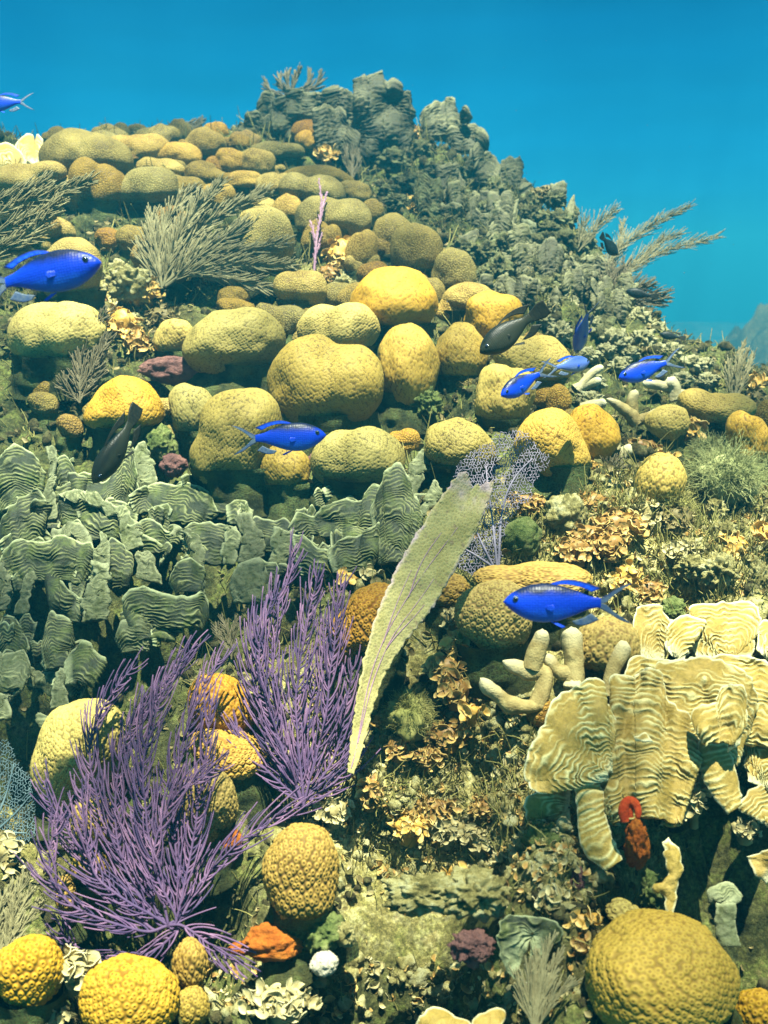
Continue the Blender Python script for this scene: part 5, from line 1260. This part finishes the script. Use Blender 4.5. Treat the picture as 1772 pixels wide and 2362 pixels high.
# ------------------------------------------------------------------ overgrown grey plates and lumps along the skyline and right slope
GD = 'overgrown grey plate corals of the skyline'
def DP(c, apex, rim, label, mat='lettuce_dull', **kw):
    a = dict(thick=7, sp=8, amp=1.8, k=.2, bulge=.05, fore=.12, wob=34, fuzz=3.6, jit=15, curtain=.8, vert=.6); a.update(kw)
    V, F, at = fan(c, apex, rim, **a); ap = S(c, *apex)
    return single('plate_coral', label, 'plate coral', V.mean(0) - np.array([0, 0, np.ptp(V[:, 2]) / 2]), V, F, M[mat], at, GD)
DP(0, (825, 345), [(785, 300), (772, 250), (772, 200), (775, 165), (820, 155), (862, 185), (885, 205), (880, 260), (872, 320)], 'tallest grey plate coral at the very top of the reef', thick=9)
DP(0, (715, 345), [(680, 300), (683, 245), (715, 225), (750, 238), (767, 290), (760, 330)], 'grey plate coral with a pale rim left of the tallest plate')
DP(0, (645, 315), [(595, 290), (596, 210), (640, 198), (682, 215), (695, 290)], 'ridged grey plate coral under the bristly skyline plume')
DP(0, (735, 275), [(690, 250), (690, 207), (740, 193), (770, 215), (772, 260)], 'back grey plate coral between two front plates on the skyline')
DP(0, (580, 295), [(568, 250), (572, 205), (590, 205), (600, 260)], 'narrow grey plate coral at the left foot of the skyline plume')
DP(0, (545, 305), [(512, 285), (520, 258), (560, 238), (592, 265), (590, 295)], 'low pale grey plate coral left of the skyline plates')
DP(0, (810, 335), [(762, 310), (780, 250), (830, 252), (872, 285), (868, 320)], 'front grey plate coral at the foot of the tallest plate')
DP(2, (250, 425), [(195, 390), (190, 300), (220, 250), (270, 238), (312, 280), (330, 330), (320, 390)], 'round grey plate coral standing alone right of the tallest plate', thick=10)
DP(2, (340, 350), [(318, 320), (322, 290), (345, 278), (365, 300), (360, 335)], 'tiny pale disc coral on the shoulder of the lone round plate', thick=7)
DP(2, (360, 470), [(280, 420), (290, 370), (330, 345), (400, 350), (432, 400), (432, 460)], 'second grey plate coral stepping down right of the lone round plate', thick=10)
DP(2, (420, 625), [(360, 600), (345, 510), (400, 448), (460, 465), (497, 550), (470, 615)], 'third dark grey plate coral stepping down along the right skyline', thick=10)
DP(2, (545, 660), [(500, 600), (498, 515), (540, 500), (567, 478), (592, 560), (592, 640)], 'horned grey plate coral at the middle of the right skyline')
DP(2, (390, 860), [(335, 830), (350, 760), (372, 700), (390, 655), (430, 730), (455, 820)], 'dark pointed grey blade coral in shade on the right slope', thick=9)
DP(2, (740, 700), [(680, 690), (690, 650), (720, 615), (765, 610), (790, 680)], 'brownish skyline plate coral left of the pale swaying plume')
DP(2, (630, 690), [(590, 660), (600, 625), (622, 610), (668, 650), (665, 690)], 'small pointed plate coral on the right skyline')
DP(2, (810, 760), [(785, 730), (790, 690), (812, 678), (822, 740)], 'pale sliver of coral on the skyline left of the swaying plume', thick=7)
DP(2, (640, 840), [(582, 800), (580, 770), (610, 750), (660, 780), (680, 820)], 'cup shaped pale coral with a black shadow under it on the right slope', mat='lettuce_green', thick=8)
DP(2, (550, 1130), [(545, 1080), (550, 1035), (570, 1060), (585, 1115)], 'small upright pale blade low on the grey right slope', thick=6)

_r = np.random.default_rng(31)
_k = 0
while _k < 60:                                # small upright overgrown plates all down the right flank
    _x, _y = _r.uniform(960, 1440), _r.uniform(430, 800)
    if _y < 430 + max(0, _x - 1050) * .62 + 20 or _x < 960 + (_y - 470) * .75 or (_x > 1100 and _y > 690 and _x < 1330 and _y > 740): continue
    _w, _h = _r.uniform(30, 70), _r.uniform(34, 98); _l = _r.uniform(-.4, .4); _th = np.linspace(-1.05, 1.05, 7)
    _rim = [((_x + _w * .55 * math.sin(a) + _l * _h * math.cos(a) * .5) / 1.06811, (_y - _h * (.2 + .8 * math.cos(a * .8)) * _r.uniform(.8, 1.15)) / 1.06811) for a in _th]
    V, F, at = fan(0, (_x / 1.06811, _y / 1.06811), _rim, thick=_r.uniform(4, 8), sp=8, amp=1.4, k=_r.uniform(.1, .6), bulge=.1, fore=_r.uniform(.25, .5), wob=16, fuzz=4.0, jit=14, curtain=_r.uniform(.15, .6), vert=.4, side=_r.uniform(-1.4, 1.4), cyl=_r.uniform(-.2, .3))
    single('plate_coral', 'small upright grey green plate among the craggy lumps of the right flank', 'plate coral', V.mean(0) - np.array([0, 0, np.ptp(V[:, 2]) / 2]), V, F, M['lettuce_dull' if _k % 5 else 'dull'], at, 'small upright plates of the right flank'); _k += 1

def LG(c, rows, label, mat, group, **kw):
    for x, y, w, h in rows: lump(c, x, y, w, h, label, mat, group, **kw)
LG(2, [(150, 470, 120, 110), (40, 505, 170, 120), (220, 555, 100, 100), (300, 565, 120, 120), (180, 625, 110, 120), (95, 600, 130, 90), (480, 640, 120, 140), (250, 640, 110, 110), (330, 660, 110, 90)],
   'dark shaggy coral knob just under the skyline plates at the summit', 'dull', 'shaggy knobs at the summit', freq=2.6)
LG(2, [(60, 690, 150, 90), (150, 700, 110, 110), (20, 640, 110, 70), (230, 740, 110, 90), (290, 790, 100, 110)], 'brownish rubble knob right above the dark olive coral row', 'dull', 'rubble knobs above the olive row', freq=3)
LG(2, [(540, 710, 100, 140), (630, 690, 110, 110), (740, 680, 110, 90), (640, 745, 120, 110), (755, 765, 170, 110), (550, 810, 130, 110), (720, 810, 120, 90), (810, 735, 70, 90), (450, 740, 110, 130)],
   'knobbly grey coral lump along the right skyline below the plates', 'dull', 'knobbly lumps of the right skyline', freq=2.8)
LG(2, [(350, 895, 150, 110), (440, 905, 130, 120), (520, 880, 130, 150), (500, 970, 130, 150), (590, 935, 140, 140), (640, 875, 140, 120), (710, 865, 130, 110), (770, 865, 150, 130), (860, 860, 130, 110), (740, 955, 150, 140),
       (830, 965, 150, 130), (900, 970, 100, 170), (660, 980, 110, 120)], 'craggy grey brown coral lump on the steep right flank', 'dull', 'craggy lumps of the right flank', freq=2.8)
LG(2, [(430, 1000, 100, 90), (560, 1060, 100, 110), (630, 1035, 130, 110), (700, 1055, 140, 110), (790, 1060, 130, 120), (870, 1060, 130, 120), (730, 1120, 140, 90), (930, 1100, 120, 90), (1000, 1110, 120, 90)],
   'grey coral lump between the olive black fish and the right skyline', 'dull', 'lumps above the fish school', freq=2.8)
LG(4, [(760, 130, 120, 120), (935, 105, 160, 110), (885, 225, 130, 90), (1000, 160, 150, 120), (905, 345, 130, 90), (1015, 275, 120, 100), (1095, 65, 130, 110), (1120, 155, 130, 110), (1180, 115, 100, 100), (1235, 215, 130, 100),
       (1060, 210, 110, 80), (955, 205, 110, 80), (1330, 265, 130, 90), (890, 420, 150, 90), (1400, 335, 110, 80), (690, 75, 100, 90), (800, 30, 90, 90), (1290, 330, 120, 80), (1390, 260, 90, 60), (1180, 200, 90, 70)],
   'olive grey coral lump around the fish school on the right slope', 'dull_pale', 'lumps around the fish school', freq=2.8)
LG(4, [(620, 470, 60, 40)], 'small pale crust between ochre knobs above the lavender fan', 'dull_pale', None)

# ------------------------------------------------------------------ finger corals
fingers(6, [[(675, 800, 44), (610, 805, 46), (520, 785, 44), (455, 730, 44), (415, 690, 38)], [(660, 800, 46), (690, 720, 44), (690, 660, 44), (625, 655, 40), (560, 625, 38), (520, 600, 30)],
            [(830, 720, 50), (820, 620, 52), (808, 540, 56), (806, 470, 54)], [(815, 660, 40), (750, 650, 34), (712, 600, 30), (705, 575, 26)], [(640, 640, 52), (655, 580, 52), (680, 510, 42), (685, 470, 36)],
            [(965, 760, 36), (985, 660, 40), (1015, 590, 46), (1048, 520, 48)], [(820, 760, 46), (818, 710, 46), (815, 690, 44)]],
        'cream finger coral with stubby rounded branches below the deep blue fish', 'finger', fore=.75)
fingers(4, [[(1095, 520, 34), (1060, 470, 34), (1010, 440, 26), (965, 408, 16)], [(1075, 490, 32), (1070, 430, 30), (1085, 375, 24)], [(1090, 510, 32), (1140, 490, 26), (1185, 462, 20)]],
        'whitish forked finger coral under the slender right blue fish', 'finger', fore=.5)
fingers(4, [[(1260, 420, 32), (1250, 365, 34), (1225, 325, 34)], [(1250, 390, 30), (1300, 395, 24), (1350, 385, 18)], [(1240, 370, 28), (1170, 350, 26), (1120, 340, 22)]],
        'dull finger coral behind the slender right blue fish', 'finger_dull', fore=.35)
fingers(4, [[(1010, 700, 32), (1030, 650, 34), (1075, 625, 30)], [(1005, 690, 28), (1000, 600, 30), (990, 550, 26)]], 'shaded grey finger coral between tan coral heads, mid right', 'finger_dull', fore=.15)
fingers(4, [[(850, 450, 26), (900, 440, 30), (960, 430, 24)]], 'single lying finger coral left of the whitish forked one', 'finger_dull', fore=.3)
fingers(4, [[(820, 370, 26), (880, 345, 30), (940, 325, 24)], [(830, 380, 24), (900, 300, 22), (950, 270, 18)]], 'dull tan finger coral right below the pale turned fish', 'finger_dull', fore=.3)

# ------------------------------------------------------------------ sponges and crusts
lump(3, 760, 290, 330, 130, 'mauve sponge bridge between tan corals at middle left', 'mauve', None, .14, 'sponge', 'sponge')
lump(3, 850, 240, 110, 130, 'upright mauve sponge stump with a hole beside the wide shaded coral', 'mauve', None, .22, 'sponge', 'sponge', fore=.4)
lump(3, 750, 700, 130, 110, 'rusty brown sponge in the hollow below the joined olive pair', 'mauve', None, .14, 'sponge', 'sponge', fore=.4)
lump(3, 1150, 385, 130, 70, 'mauve crust between the joined pair and the largest double lump', 'mauve', None, .14, 'sponge', 'sponge')
lump(3, 1360, 680, 70, 90, 'small pink sponge between two olive knobs near the middle blue fish', 'mauve', None, .14, 'sponge', 'sponge', fore=.4)
lump(7, 1185, 770, 290, 170, 'flat orange sponge hanging under the big amber egg coral', 'orange', None, .20, 'sponge', 'sponge', fore=.25, freq=1.8)
lump(7, 970, 330, 170, 110, 'orange sponge patch glowing through purple plume twigs', 'orange', None, .13, 'sponge', 'sponge', fore=.3)
lump(7, 1060, 800, 160, 60, 'thin reddish sponge strip along the rim of the dark bottom hole', 'orange', None, .13, 'sponge', 'sponge', fore=.35)
lump(8, 1095, 345, 120, 250, 'orange sponge column at the root of the largest cream lettuce coral', 'orange', None, .24, 'sponge', 'sponge', fore=1.6, freq=2.6)
fingers(8, [[(1040, 250, 24), (1034, 200, 28), (1050, 165, 26), (1078, 165, 24), (1098, 200, 20), (1096, 240, 16)], [(1065, 230, 16), (1062, 190, 18), (1066, 160, 18)]], 'small bright red arched sponge on the cream lettuce coral', 'red', d0=base_d * .90, fore=0, name='sponge', cat='sponge')
lump(7, 1400, 865, 130, 110, 'white furry ball sponge left above the dark bottom hole', 'white', None, .12, 'sponge', 'sponge', fore=.5)
lump(8, 835, 510, 70, 150, 'pinkish cone shaped growth above the brown plume tuft', 'mauve', None, .2, 'sponge', 'sponge', fore=.6)
lump(8, 1180, 560, 150, 200, 'blue green mossy rock under the hanging cream blade', 'green_lump', None, .35, 'mossy_rock', 'rock')
lump(8, 690, 350, 200, 190, 'dark green pitted rock left of the upright wavy cream blade', 'green_lump', None, .3, 'mossy_rock', 'rock')
lump(8, 390, 560, 330, 240, 'speckled crusty rock under the pale rubble at bottom centre', 'cream_rock', None, .3, 'crusted_rock', 'rock', fore=.1, freq=3)
lump(8, 190, 560, 420, 170, 'bulging crusty rock ledge shading the dark bottom hole', 'cream_rock', None, .3, 'crusted_rock', 'rock', fore=.42, freq=3)
lump(8, 380, 790, 220, 160, 'pink speckled crusty rock at the lip of the dark bottom hole', 'mauve', None, .3, 'crusted_rock', 'rock', fore=.1, freq=3)
lump(7, 1400, 720, 200, 210, 'greenish crusty rock right of the hanging orange sponge', 'green_lump', None, .3, 'crusted_rock', 'rock', fore=.1)
lump(7, 1490, 740, 90, 120, 'pale yellow lump on the greenish crusty rock', 'cream_rock', None, .3, 'crusted_rock', 'rock', fore=.5)
lump(4, 590, 1010, 190, 180, 'olive yellow crust coral with a bright lower lip beside the lavender fan', 'green_lump', None, .15, 'crust_coral', 'crust coral', fore=.25, freq=1.5)
lump(4, 790, 910, 190, 200, 'lobed lemon yellow crust coral right of the olive lipped one', 'cream_rock', None, .2, 'crust_coral', 'crust coral', fore=.2, freq=2)
lump(1, 560, 1040, 220, 180, 'sunlit pitted white green rock right of the largest blue fish', 'cream_rock', None, .3, 'crusted_rock', 'rock', freq=3)
lump(1, 1480, 1060, 120, 130, 'sunlit white crusty rock left of the big round tan dome', 'cream_rock', None, .3, 'crusted_rock', 'rock', freq=3)
lump(3, 1265, 70, 80, 120, 'white sunlit crust between olive tan and squarish corals', 'cream_rock', None, .3, 'crusted_rock', 'rock')
lump(4, 180, 430, 150, 160, 'yellow green mossy lump under the tall rounded tan head', 'green_lump', None, .35, 'mossy_rock', 'rock', freq=3)
lump(3, 690, 600, 160, 170, 'green honeycombed dead coral left of the tall olive column', 'green_lump', None, .2, 'mossy_rock', 'rock')
LG(14, [(460, 1450, 330, 300), (1190, 1480, 200, 220), (1200, 1650, 260, 180), (950, 1830, 300, 220), (1200, 1930, 280, 160), (830, 1900, 170, 170)], 'sunlit whitish knobby rock on the right rubble slope under the fuzzy alga', 'cream_rock', 'knobby rocks of the right rubble', freq=3)
LG(6, [(1470, 60, 140, 130), (1450, 220, 210, 180), (1620, 260, 120, 200), (1330, 200, 160, 120)], 'pale knobby rock between the right rubble and upper cream lettuce coral', 'cream_rock', 'knobby rocks over the cream lettuce', freq=3)
lump(6, 1245, 380, 120, 110, 'blue green mossy knob left of the upper cream lettuce coral', 'green_lump', None, .3, 'mossy_rock', 'rock')

# ------------------------------------------------------------------ leafy algae
GA = 'clumps of leafy algae on the reef'
def A(c, x, y, w, h, label, mat='alga_brown', **kw): return alga(c, x, y, w, h, label, mat, group=GA, **kw)
A(1, 575, 535, 130, 90, 'brown leafy alga clump between shaded olive corals near the skyline', 'alga_brown', size=9)
A(1, 905, 455, 80, 60, 'gold curled alga on the round olive skyline coral', 'alga_gold', size=12, n=14, fore=.7)
A(1, 1410, 480, 110, 70, 'gold brown alga clump under the grey summit plates', 'alga_gold', size=9)
A(1, 1475, 920, 170, 170, 'sunlit gold leafy alga clump left of the dark olive row', 'alga_gold', size=13)
A(1, 1580, 870, 70, 90, 'curled gold alga on top of the gold knob', 'alga_gold', size=12, n=12, fore=.7)
A(1, 1420, 1000, 110, 120, 'reddish brown alga strands under the sunlit gold clump', 'alga_brown', size=9)
A(1, 620, 1060, 190, 140, 'tan leafy alga clump over white rock below the big grey plume', 'alga_gold', size=11)
A(2, 120, 695, 150, 80, 'gold leafy alga row above the dark olive corals', 'alga_gold', size=10)
A(2, 150, 380, 50, 60, 'small brown alga sprig between the tallest and the lone round plate', 'alga_brown', size=8)
A(2, 335, 1095, 130, 80, 'amber curled alga on the sunlit cream coral', 'alga_gold', size=15, n=22, fore=.7)
A(2, 140, 450, 130, 80, 'brown leafy fringe on summit lumps', 'alga_dull', size=9)
A(2, 700, 640, 150, 60, 'brown leafy fringe on the right skyline', 'alga_dull', size=9)
A(2, 520, 860, 110, 90, 'rust brown leafy clump on the grey right flank', 'alga_brown', size=8)
A(2, 770, 870, 130, 90, 'brown leafy clump under the right skyline lumps', 'alga_dull', size=9)
A(2, 680, 990, 150, 100, 'dull leafy clump low on the grey right flank', 'alga_dull', size=9)
A(2, 850, 1010, 150, 100, 'dull leafy clump near the black fish and plume', 'alga_dull', size=9)
A(3, 530, 80, 150, 150, 'gold leafy alga clump right of the dark olive plume', 'alga_gold', size=13)
A(3, 600, 170, 130, 130, 'brown leafy alga hanging over a green hollow at left', 'alga_brown', size=11)
A(3, 700, 60, 150, 100, 'green brown leafy tuft above the small ochre ball', 'alga_dull', size=11)
A(4, 40, 60, 70, 90, 'tan alga in the gap right of the big round tan dome', 'alga_pale', size=10, n=20)
A(4, 800, 720, 110, 90, 'sunlit gold alga clump right of the lavender net', 'alga_gold', size=13)
A(4, 910, 720, 110, 90, 'gold alga clump above the brown leafy field', 'alga_gold', size=12)
A(4, 620, 860, 200, 90, 'brown alga fringe on top of the olive yellow crust coral', 'alga_brown', size=11)
A(4, 900, 870, 200, 130, 'brown leafy alga below the gold clumps, right centre', 'alga_brown', size=11)
A(4, 1020, 810, 130, 80, 'gold ruffled shelf alga left of the isolated yellow ball', 'alga_gold', size=16, n=20)
A(4, 1190, 670, 170, 60, 'flat tan algae capping the isolated yellow ball', 'alga_gold', size=12, fore=.5)
A(4, 1120, 620, 150, 90, 'brown leafy alga between finger coral and the yellow ball', 'alga_brown', size=11)
A(4, 1330, 540, 130, 110, 'gold brown seaweed fronds in front of the long tan ridge', 'alga_gold', size=17, n=24, fore=.5)
A(4, 1600, 340, 110, 90, 'amber curled alga on a stalk at the right edge', 'alga_gold', size=13, fore=.6)
A(4, 1610, 430, 90, 120, 'dull alga stalk beside the right edge coral', 'alga_dull', size=9)
A(4, 1010, 960, 260, 150, 'thick field of brown ruffled algae in the right centre', 'alga_brown', size=12)
A(4, 880, 1010, 200, 140, 'brown ruffled algae right of the lemon crust coral', 'alga_brown', size=12)
A(4, 1120, 900, 150, 130, 'white gold ruffled algae on sunlit rubble under the yellow ball', 'alga_pale', size=11)
A(4, 1260, 930, 170, 130, 'dull bushy alga on the right rubble', 'alga_dull', size=9)
A(4, 1510, 1050, 190, 110, 'amber cup algae on whitish rock at the lower right rubble', 'alga_gold', size=17, n=34)
A(4, 1640, 990, 90, 110, 'curled amber alga rim at the right picture edge', 'alga_gold', size=15, n=20)
A(4, 1300, 1060, 190, 90, 'pale fuzzy leafy patch in the middle of right rubble', 'alga_pale', size=10)
A(6, 830, 130, 190, 140, 'brown leafy thicket just above the deep blue fish', 'alga_brown', size=12)
A(6, 980, 110, 180, 140, 'tan leafy thicket up right of the deep blue fish', 'alga_brown', size=12)
A(6, 1050, 240, 150, 120, 'gold leafy clump right of the blue fish tail', 'alga_gold', size=13)
A(6, 1150, 300, 150, 110, 'brown algae ruffles above the upper cream lettuce coral', 'alga_brown', size=12)
A(6, 1060, 30, 160, 110, 'big gold leafed alga in the right centre', 'alga_gold', size=18, n=30)
A(6, 300, 540, 130, 110, 'gold cup algae heading a column right of the tan sea fan', 'alga_gold', size=17, n=30, fore=.6)
A(6, 270, 640, 200, 130, 'brown cup algae in mid column right of the tan sea fan', 'alga_brown', size=16, n=46, fore=.5)
A(6, 310, 740, 160, 130, 'large round brown cup algae at the foot of the column', 'alga_brown', size=18, n=34, fore=.5)
A(6, 290, 420, 120, 90, 'lemon alga tuft between the fan and bumpy orange coral', 'alga_pale', size=13, n=26, fore=.5)
A(6, 380, 830, 90, 90, 'single lemon leaf alga left of the small orange ball', 'alga_gold', size=20, n=7, fore=.7)
A(6, 270, 930, 220, 120, 'dense brown cup algae above the pale rubble', 'alga_brown', size=13)
A(6, 60, 980, 110, 120, 'brown leafy spire at the foot of the tan sea fan', 'alga_brown', size=14)
A(6, 180, 1020, 180, 110, 'small cup algae on the shaded rock below the fan', 'alga_brown', size=11)
A(8, 200, 190, 260, 120, 'tan leafy mat across the top of the pale rubble', 'alga_brown', size=12)
A(8, 110, 270, 190, 130, 'gold leafy clump in the pale rubble at bottom centre', 'alga_gold', size=13)
A(8, 270, 280, 200, 130, 'pale pink leafy clump in the bottom rubble', 'alga_pale', size=12)
A(8, 440, 190, 150, 110, 'fine brown alga by the drooping cream lobe', 'alga_brown', size=10)
A(8, 410, 320, 160, 110, 'scalloped pale algae on the rubble, lower middle', 'alga_pale', size=14)
A(8, 120, 590, 220, 90, 'brown alga curtain hanging into the dark bottom hole', 'alga_brown', size=12)
A(8, 320, 480, 120, 80, 'amber disc algae in the lower rubble', 'alga_gold', size=15, n=16)
A(8, 730, 570, 120, 100, 'ruffled pale alga left of the pinkish cone', 'alga_pale', size=15, n=24, fore=.5)
A(8, 870, 670, 200, 80, 'yellow cup algae in a row above the giant yellow dome', 'alga_gold', size=19, n=16, fore=.6)
A(8, 840, 790, 110, 110, 'brown cup alga left of the giant yellow dome', 'alga_brown', size=16, n=16)
A(5, 1500, 250, 110, 70, 'gold mushroom shaped alga cap right of the purple plume top', 'alga_gold', size=20, n=8, fore=.6)
A(5, 1600, 230, 70, 60, 'pale scale like leaves beside the gold mushroom cap', 'alga_pale', size=15, n=7, fore=.6)
A(7, 320, 890, 230, 150, 'cream crinkled alga between the two lower left yellow domes', 'alga_pale', size=25, n=34, fore=.7, flat=.9)
A(7, 40, 390, 110, 200, 'yellow green leafy growth at the left edge above the brown plume', 'alga_pale', size=18, n=40)
A(7, 1210, 1030, 330, 150, 'pale crinkled alga heap at the bottom left of the dark hole', 'alga_pale', size=20, n=80, flat=.9)
A(7, 160, 1090, 330, 70, 'crinkled cream alga along the bottom left picture edge', 'alga_pale', size=18, n=40, flat=.9)
A(7, 1440, 200, 150, 130, 'white curled algae right above the big amber egg', 'alga_pale', size=13)
A(7, 1600, 120, 120, 160, 'brown spire of cup algae right of the purple plume foot', 'alga_brown', size=14)
A(8, 1340, 160, 90, 220, 'yellow leafy algae in the fold of the cream lettuce coral', 'alga_pale', size=15, n=40, fore=1.1)
A(8, 1560, 280, 160, 100, 'stringy pink algae at the lower right edge', 'alga_pale', size=12)

fuzz_ball(4, 1480, 760, 290, 250, 'large fuzzy green alga ball near the right edge', 'turf_green', 2400, 46, rad=.9)
fuzz_ball(4, 1400, 640, 110, 100, 'small fuzzy green alga tuft above the large fuzzy ball', 'turf_green', 500, 30, rad=.9)
fuzz_ball(4, 1250, 880, 190, 130, 'dark fuzzy alga cushion on the right rubble', 'turf', 900, 26, rad=.9)
fuzz_ball(8, 1060, 60, 120, 90, 'mossy tuft on the cream lettuce coral fold', 'turf_green', 300, 22, fore=1.2)
fuzz_ball(6, 110, 850, 240, 260, 'dark green fuzzy alga mass right of the tan sea fan foot', 'turf', 1500, 26, rad=.9)

# ------------------------------------------------------------------ uncountable cover: turf hairs, leafy cover, rubble
r = np.random.default_rng(77)
PALE = [(1000, 1830, 330, 260), (780, 1750, 90, 160), (900, 2280, 500, 90), (1230, 1950, 200, 140), (1550, 1250, 260, 190), (1250, 1240, 160, 120), (300, 680, 90, 80), (830, 1550, 120, 200), (1150, 1700, 160, 120), (800, 690, 70, 70), (1700, 1700, 80, 200)]
HOLES = [(980, 2130, 170, 95), (1690, 2030, 110, 130), (330, 2090, 120, 70)]
def scatter(n, zones=None, avoid=()):
    """random points of the rough slope mesh that lie in or near the frame"""
    q = SEAV[r.integers(0, len(SEAV), n * (9 if zones is None else 40))]
    cy = q[:, 1] * SP + q[:, 2] * CP; dd = q[:, 1] * CP - q[:, 2] * SP
    u, v = (q[:, 0] / (2 * TX * dd) + .5) * W0, (.5 - cy / (2 * TY * dd)) * H0
    ok = (dd > .45) & (q[:, 1] < 3.2) & (u > -900) & (u < 2700) & (v < 2700)
    for a, b, rx, ry in HOLES: ok &= ((u - a) / rx) ** 2 + ((v - b) / ry) ** 2 > 1
    if zones is None: ok &= ~((u < 880) & (v > 1040) & (v < 1320)) & ~((u < 420) & (v > 1040) & (v < 1600))      # the lettuce coral thicket shades its floor bare
    else:
        keep = np.zeros(len(q), bool)
        for a, b, rx, ry in zones: keep |= ((u - a) / rx) ** 2 + ((v - b) / ry) ** 2 < r.uniform(.2, 1.2, len(q))
        ok &= keep
    for a, b, rx, ry in avoid: ok &= ((u - a) / rx) ** 2 + ((v - b) / ry) ** 2 > r.uniform(.3, 1.0, len(q))
    q = q[ok][:n]; return q + r.normal(0, .0025, q.shape)
p = np.vstack([scatter(24000), scatter(30000, [(1030, 1830, 260, 200), (1550, 1250, 260, 190), (1250, 1240, 160, 120)])[:22000]]); n = len(p)
seg = 4; t = np.linspace(0, 1, seg)[None, :, None]; L = (r.uniform(.006, .016, n) * (.5 + .5 * p[:, 1]))[:, None, None]
up = r.normal(0, .55, (n, 1, 3)) + np.array([0, -.35, 1.]); pts = p[:, None] - np.array([0, 0, .004]) + L * (up * t + r.normal(0, .3, (n, 1, 3)) * t ** 2)
V, F = tubes(pts, np.repeat(np.linspace(1, .4, seg)[None], n, 0) * .0009 * (.5 + .5 * p[:, 1:2]), 3, False)
tag(mesh_obj('algal_turf', V, F, M['turf']), 'short fuzzy algal turf growing over the reef rock', 'turf', None, 'stuff')
for nm, mt, cnt, lo, hi, lb, zn in (('leafy_cover', 'alga_dull', 14000, .0035, .008, 'scattered tiny brown leafy algae covering the reef rock', None), ('tan_leafy_cover', 'alga_brown', 6500, .0035, .008, 'small tan leaf algae over the rubble patches', PALE),
                                    ('pale_leafy_cover', 'alga_pale', 7500, .003, .007, 'small cream leaf algae brightening the rubble patches', PALE)):
    p = scatter(cnt, zn, () if zn else PALE); V, F, rim = blades(len(p), p + np.array([0, 0, .004]) + r.normal(0, .004, p.shape), np.array([0, -.5, .8]), 1.0, r, .8)
    m_ = 36; c0 = np.tile(np.repeat(p, m_, 0), (2, 1)); sc_ = np.tile(np.repeat(r.uniform(lo, hi, len(p)) * (.45 + .4 * p[:, 1]), m_), 2)[:, None]
    V = c0 + (V - c0) * sc_
    tag(mesh_obj(nm, V, F, M[mt], {'rim': rim}), lb, 'algae', None, 'stuff')
for nm, mt, pts_, sz, lb in (('coral_rubble', 'rubble', scatter(11000, None, PALE), .0095, 'loose coral rubble and crust nubs on the reef rock'), ('pale_coral_rubble', 'cream_rock', scatter(3600, PALE), .0095, 'pale crumbly coral rubble in sunlit patches')):
    mb = MB(); v0, f0 = ico(3 if nm[0] == 'p' else 2)
    for i, q in enumerate(pts_):
        v = v0 * (1 + .4 * vnoise(v0 * 1.3 + i, 3) + .2 * vnoise(v0 * 2.9 + i, 4))[:, None] * r.uniform(.5, 1.2, 3) * r.uniform(.3, 1) * sz * (.4 + .45 * q[1])
        mb.add(v + q, f0)
    V, F = mb.get(); tag(mesh_obj(nm, V, F, M[mt]), lb, 'rubble', None, 'stuff')
# drifting specks in the open water
v0, f0 = ico(1); mb = MB()
for i in range(60):
    mb.add(v0 * r.uniform(.0002, .0006) + P(r.uniform(300, 1750), r.uniform(60, 800), r.uniform(.8, 1.5)), f0)
V, F = mb.get(); tag(mesh_obj('floating_specks', V, F, M['fin_clear']), 'tiny pale specks drifting in the open water', 'specks', None, 'stuff')
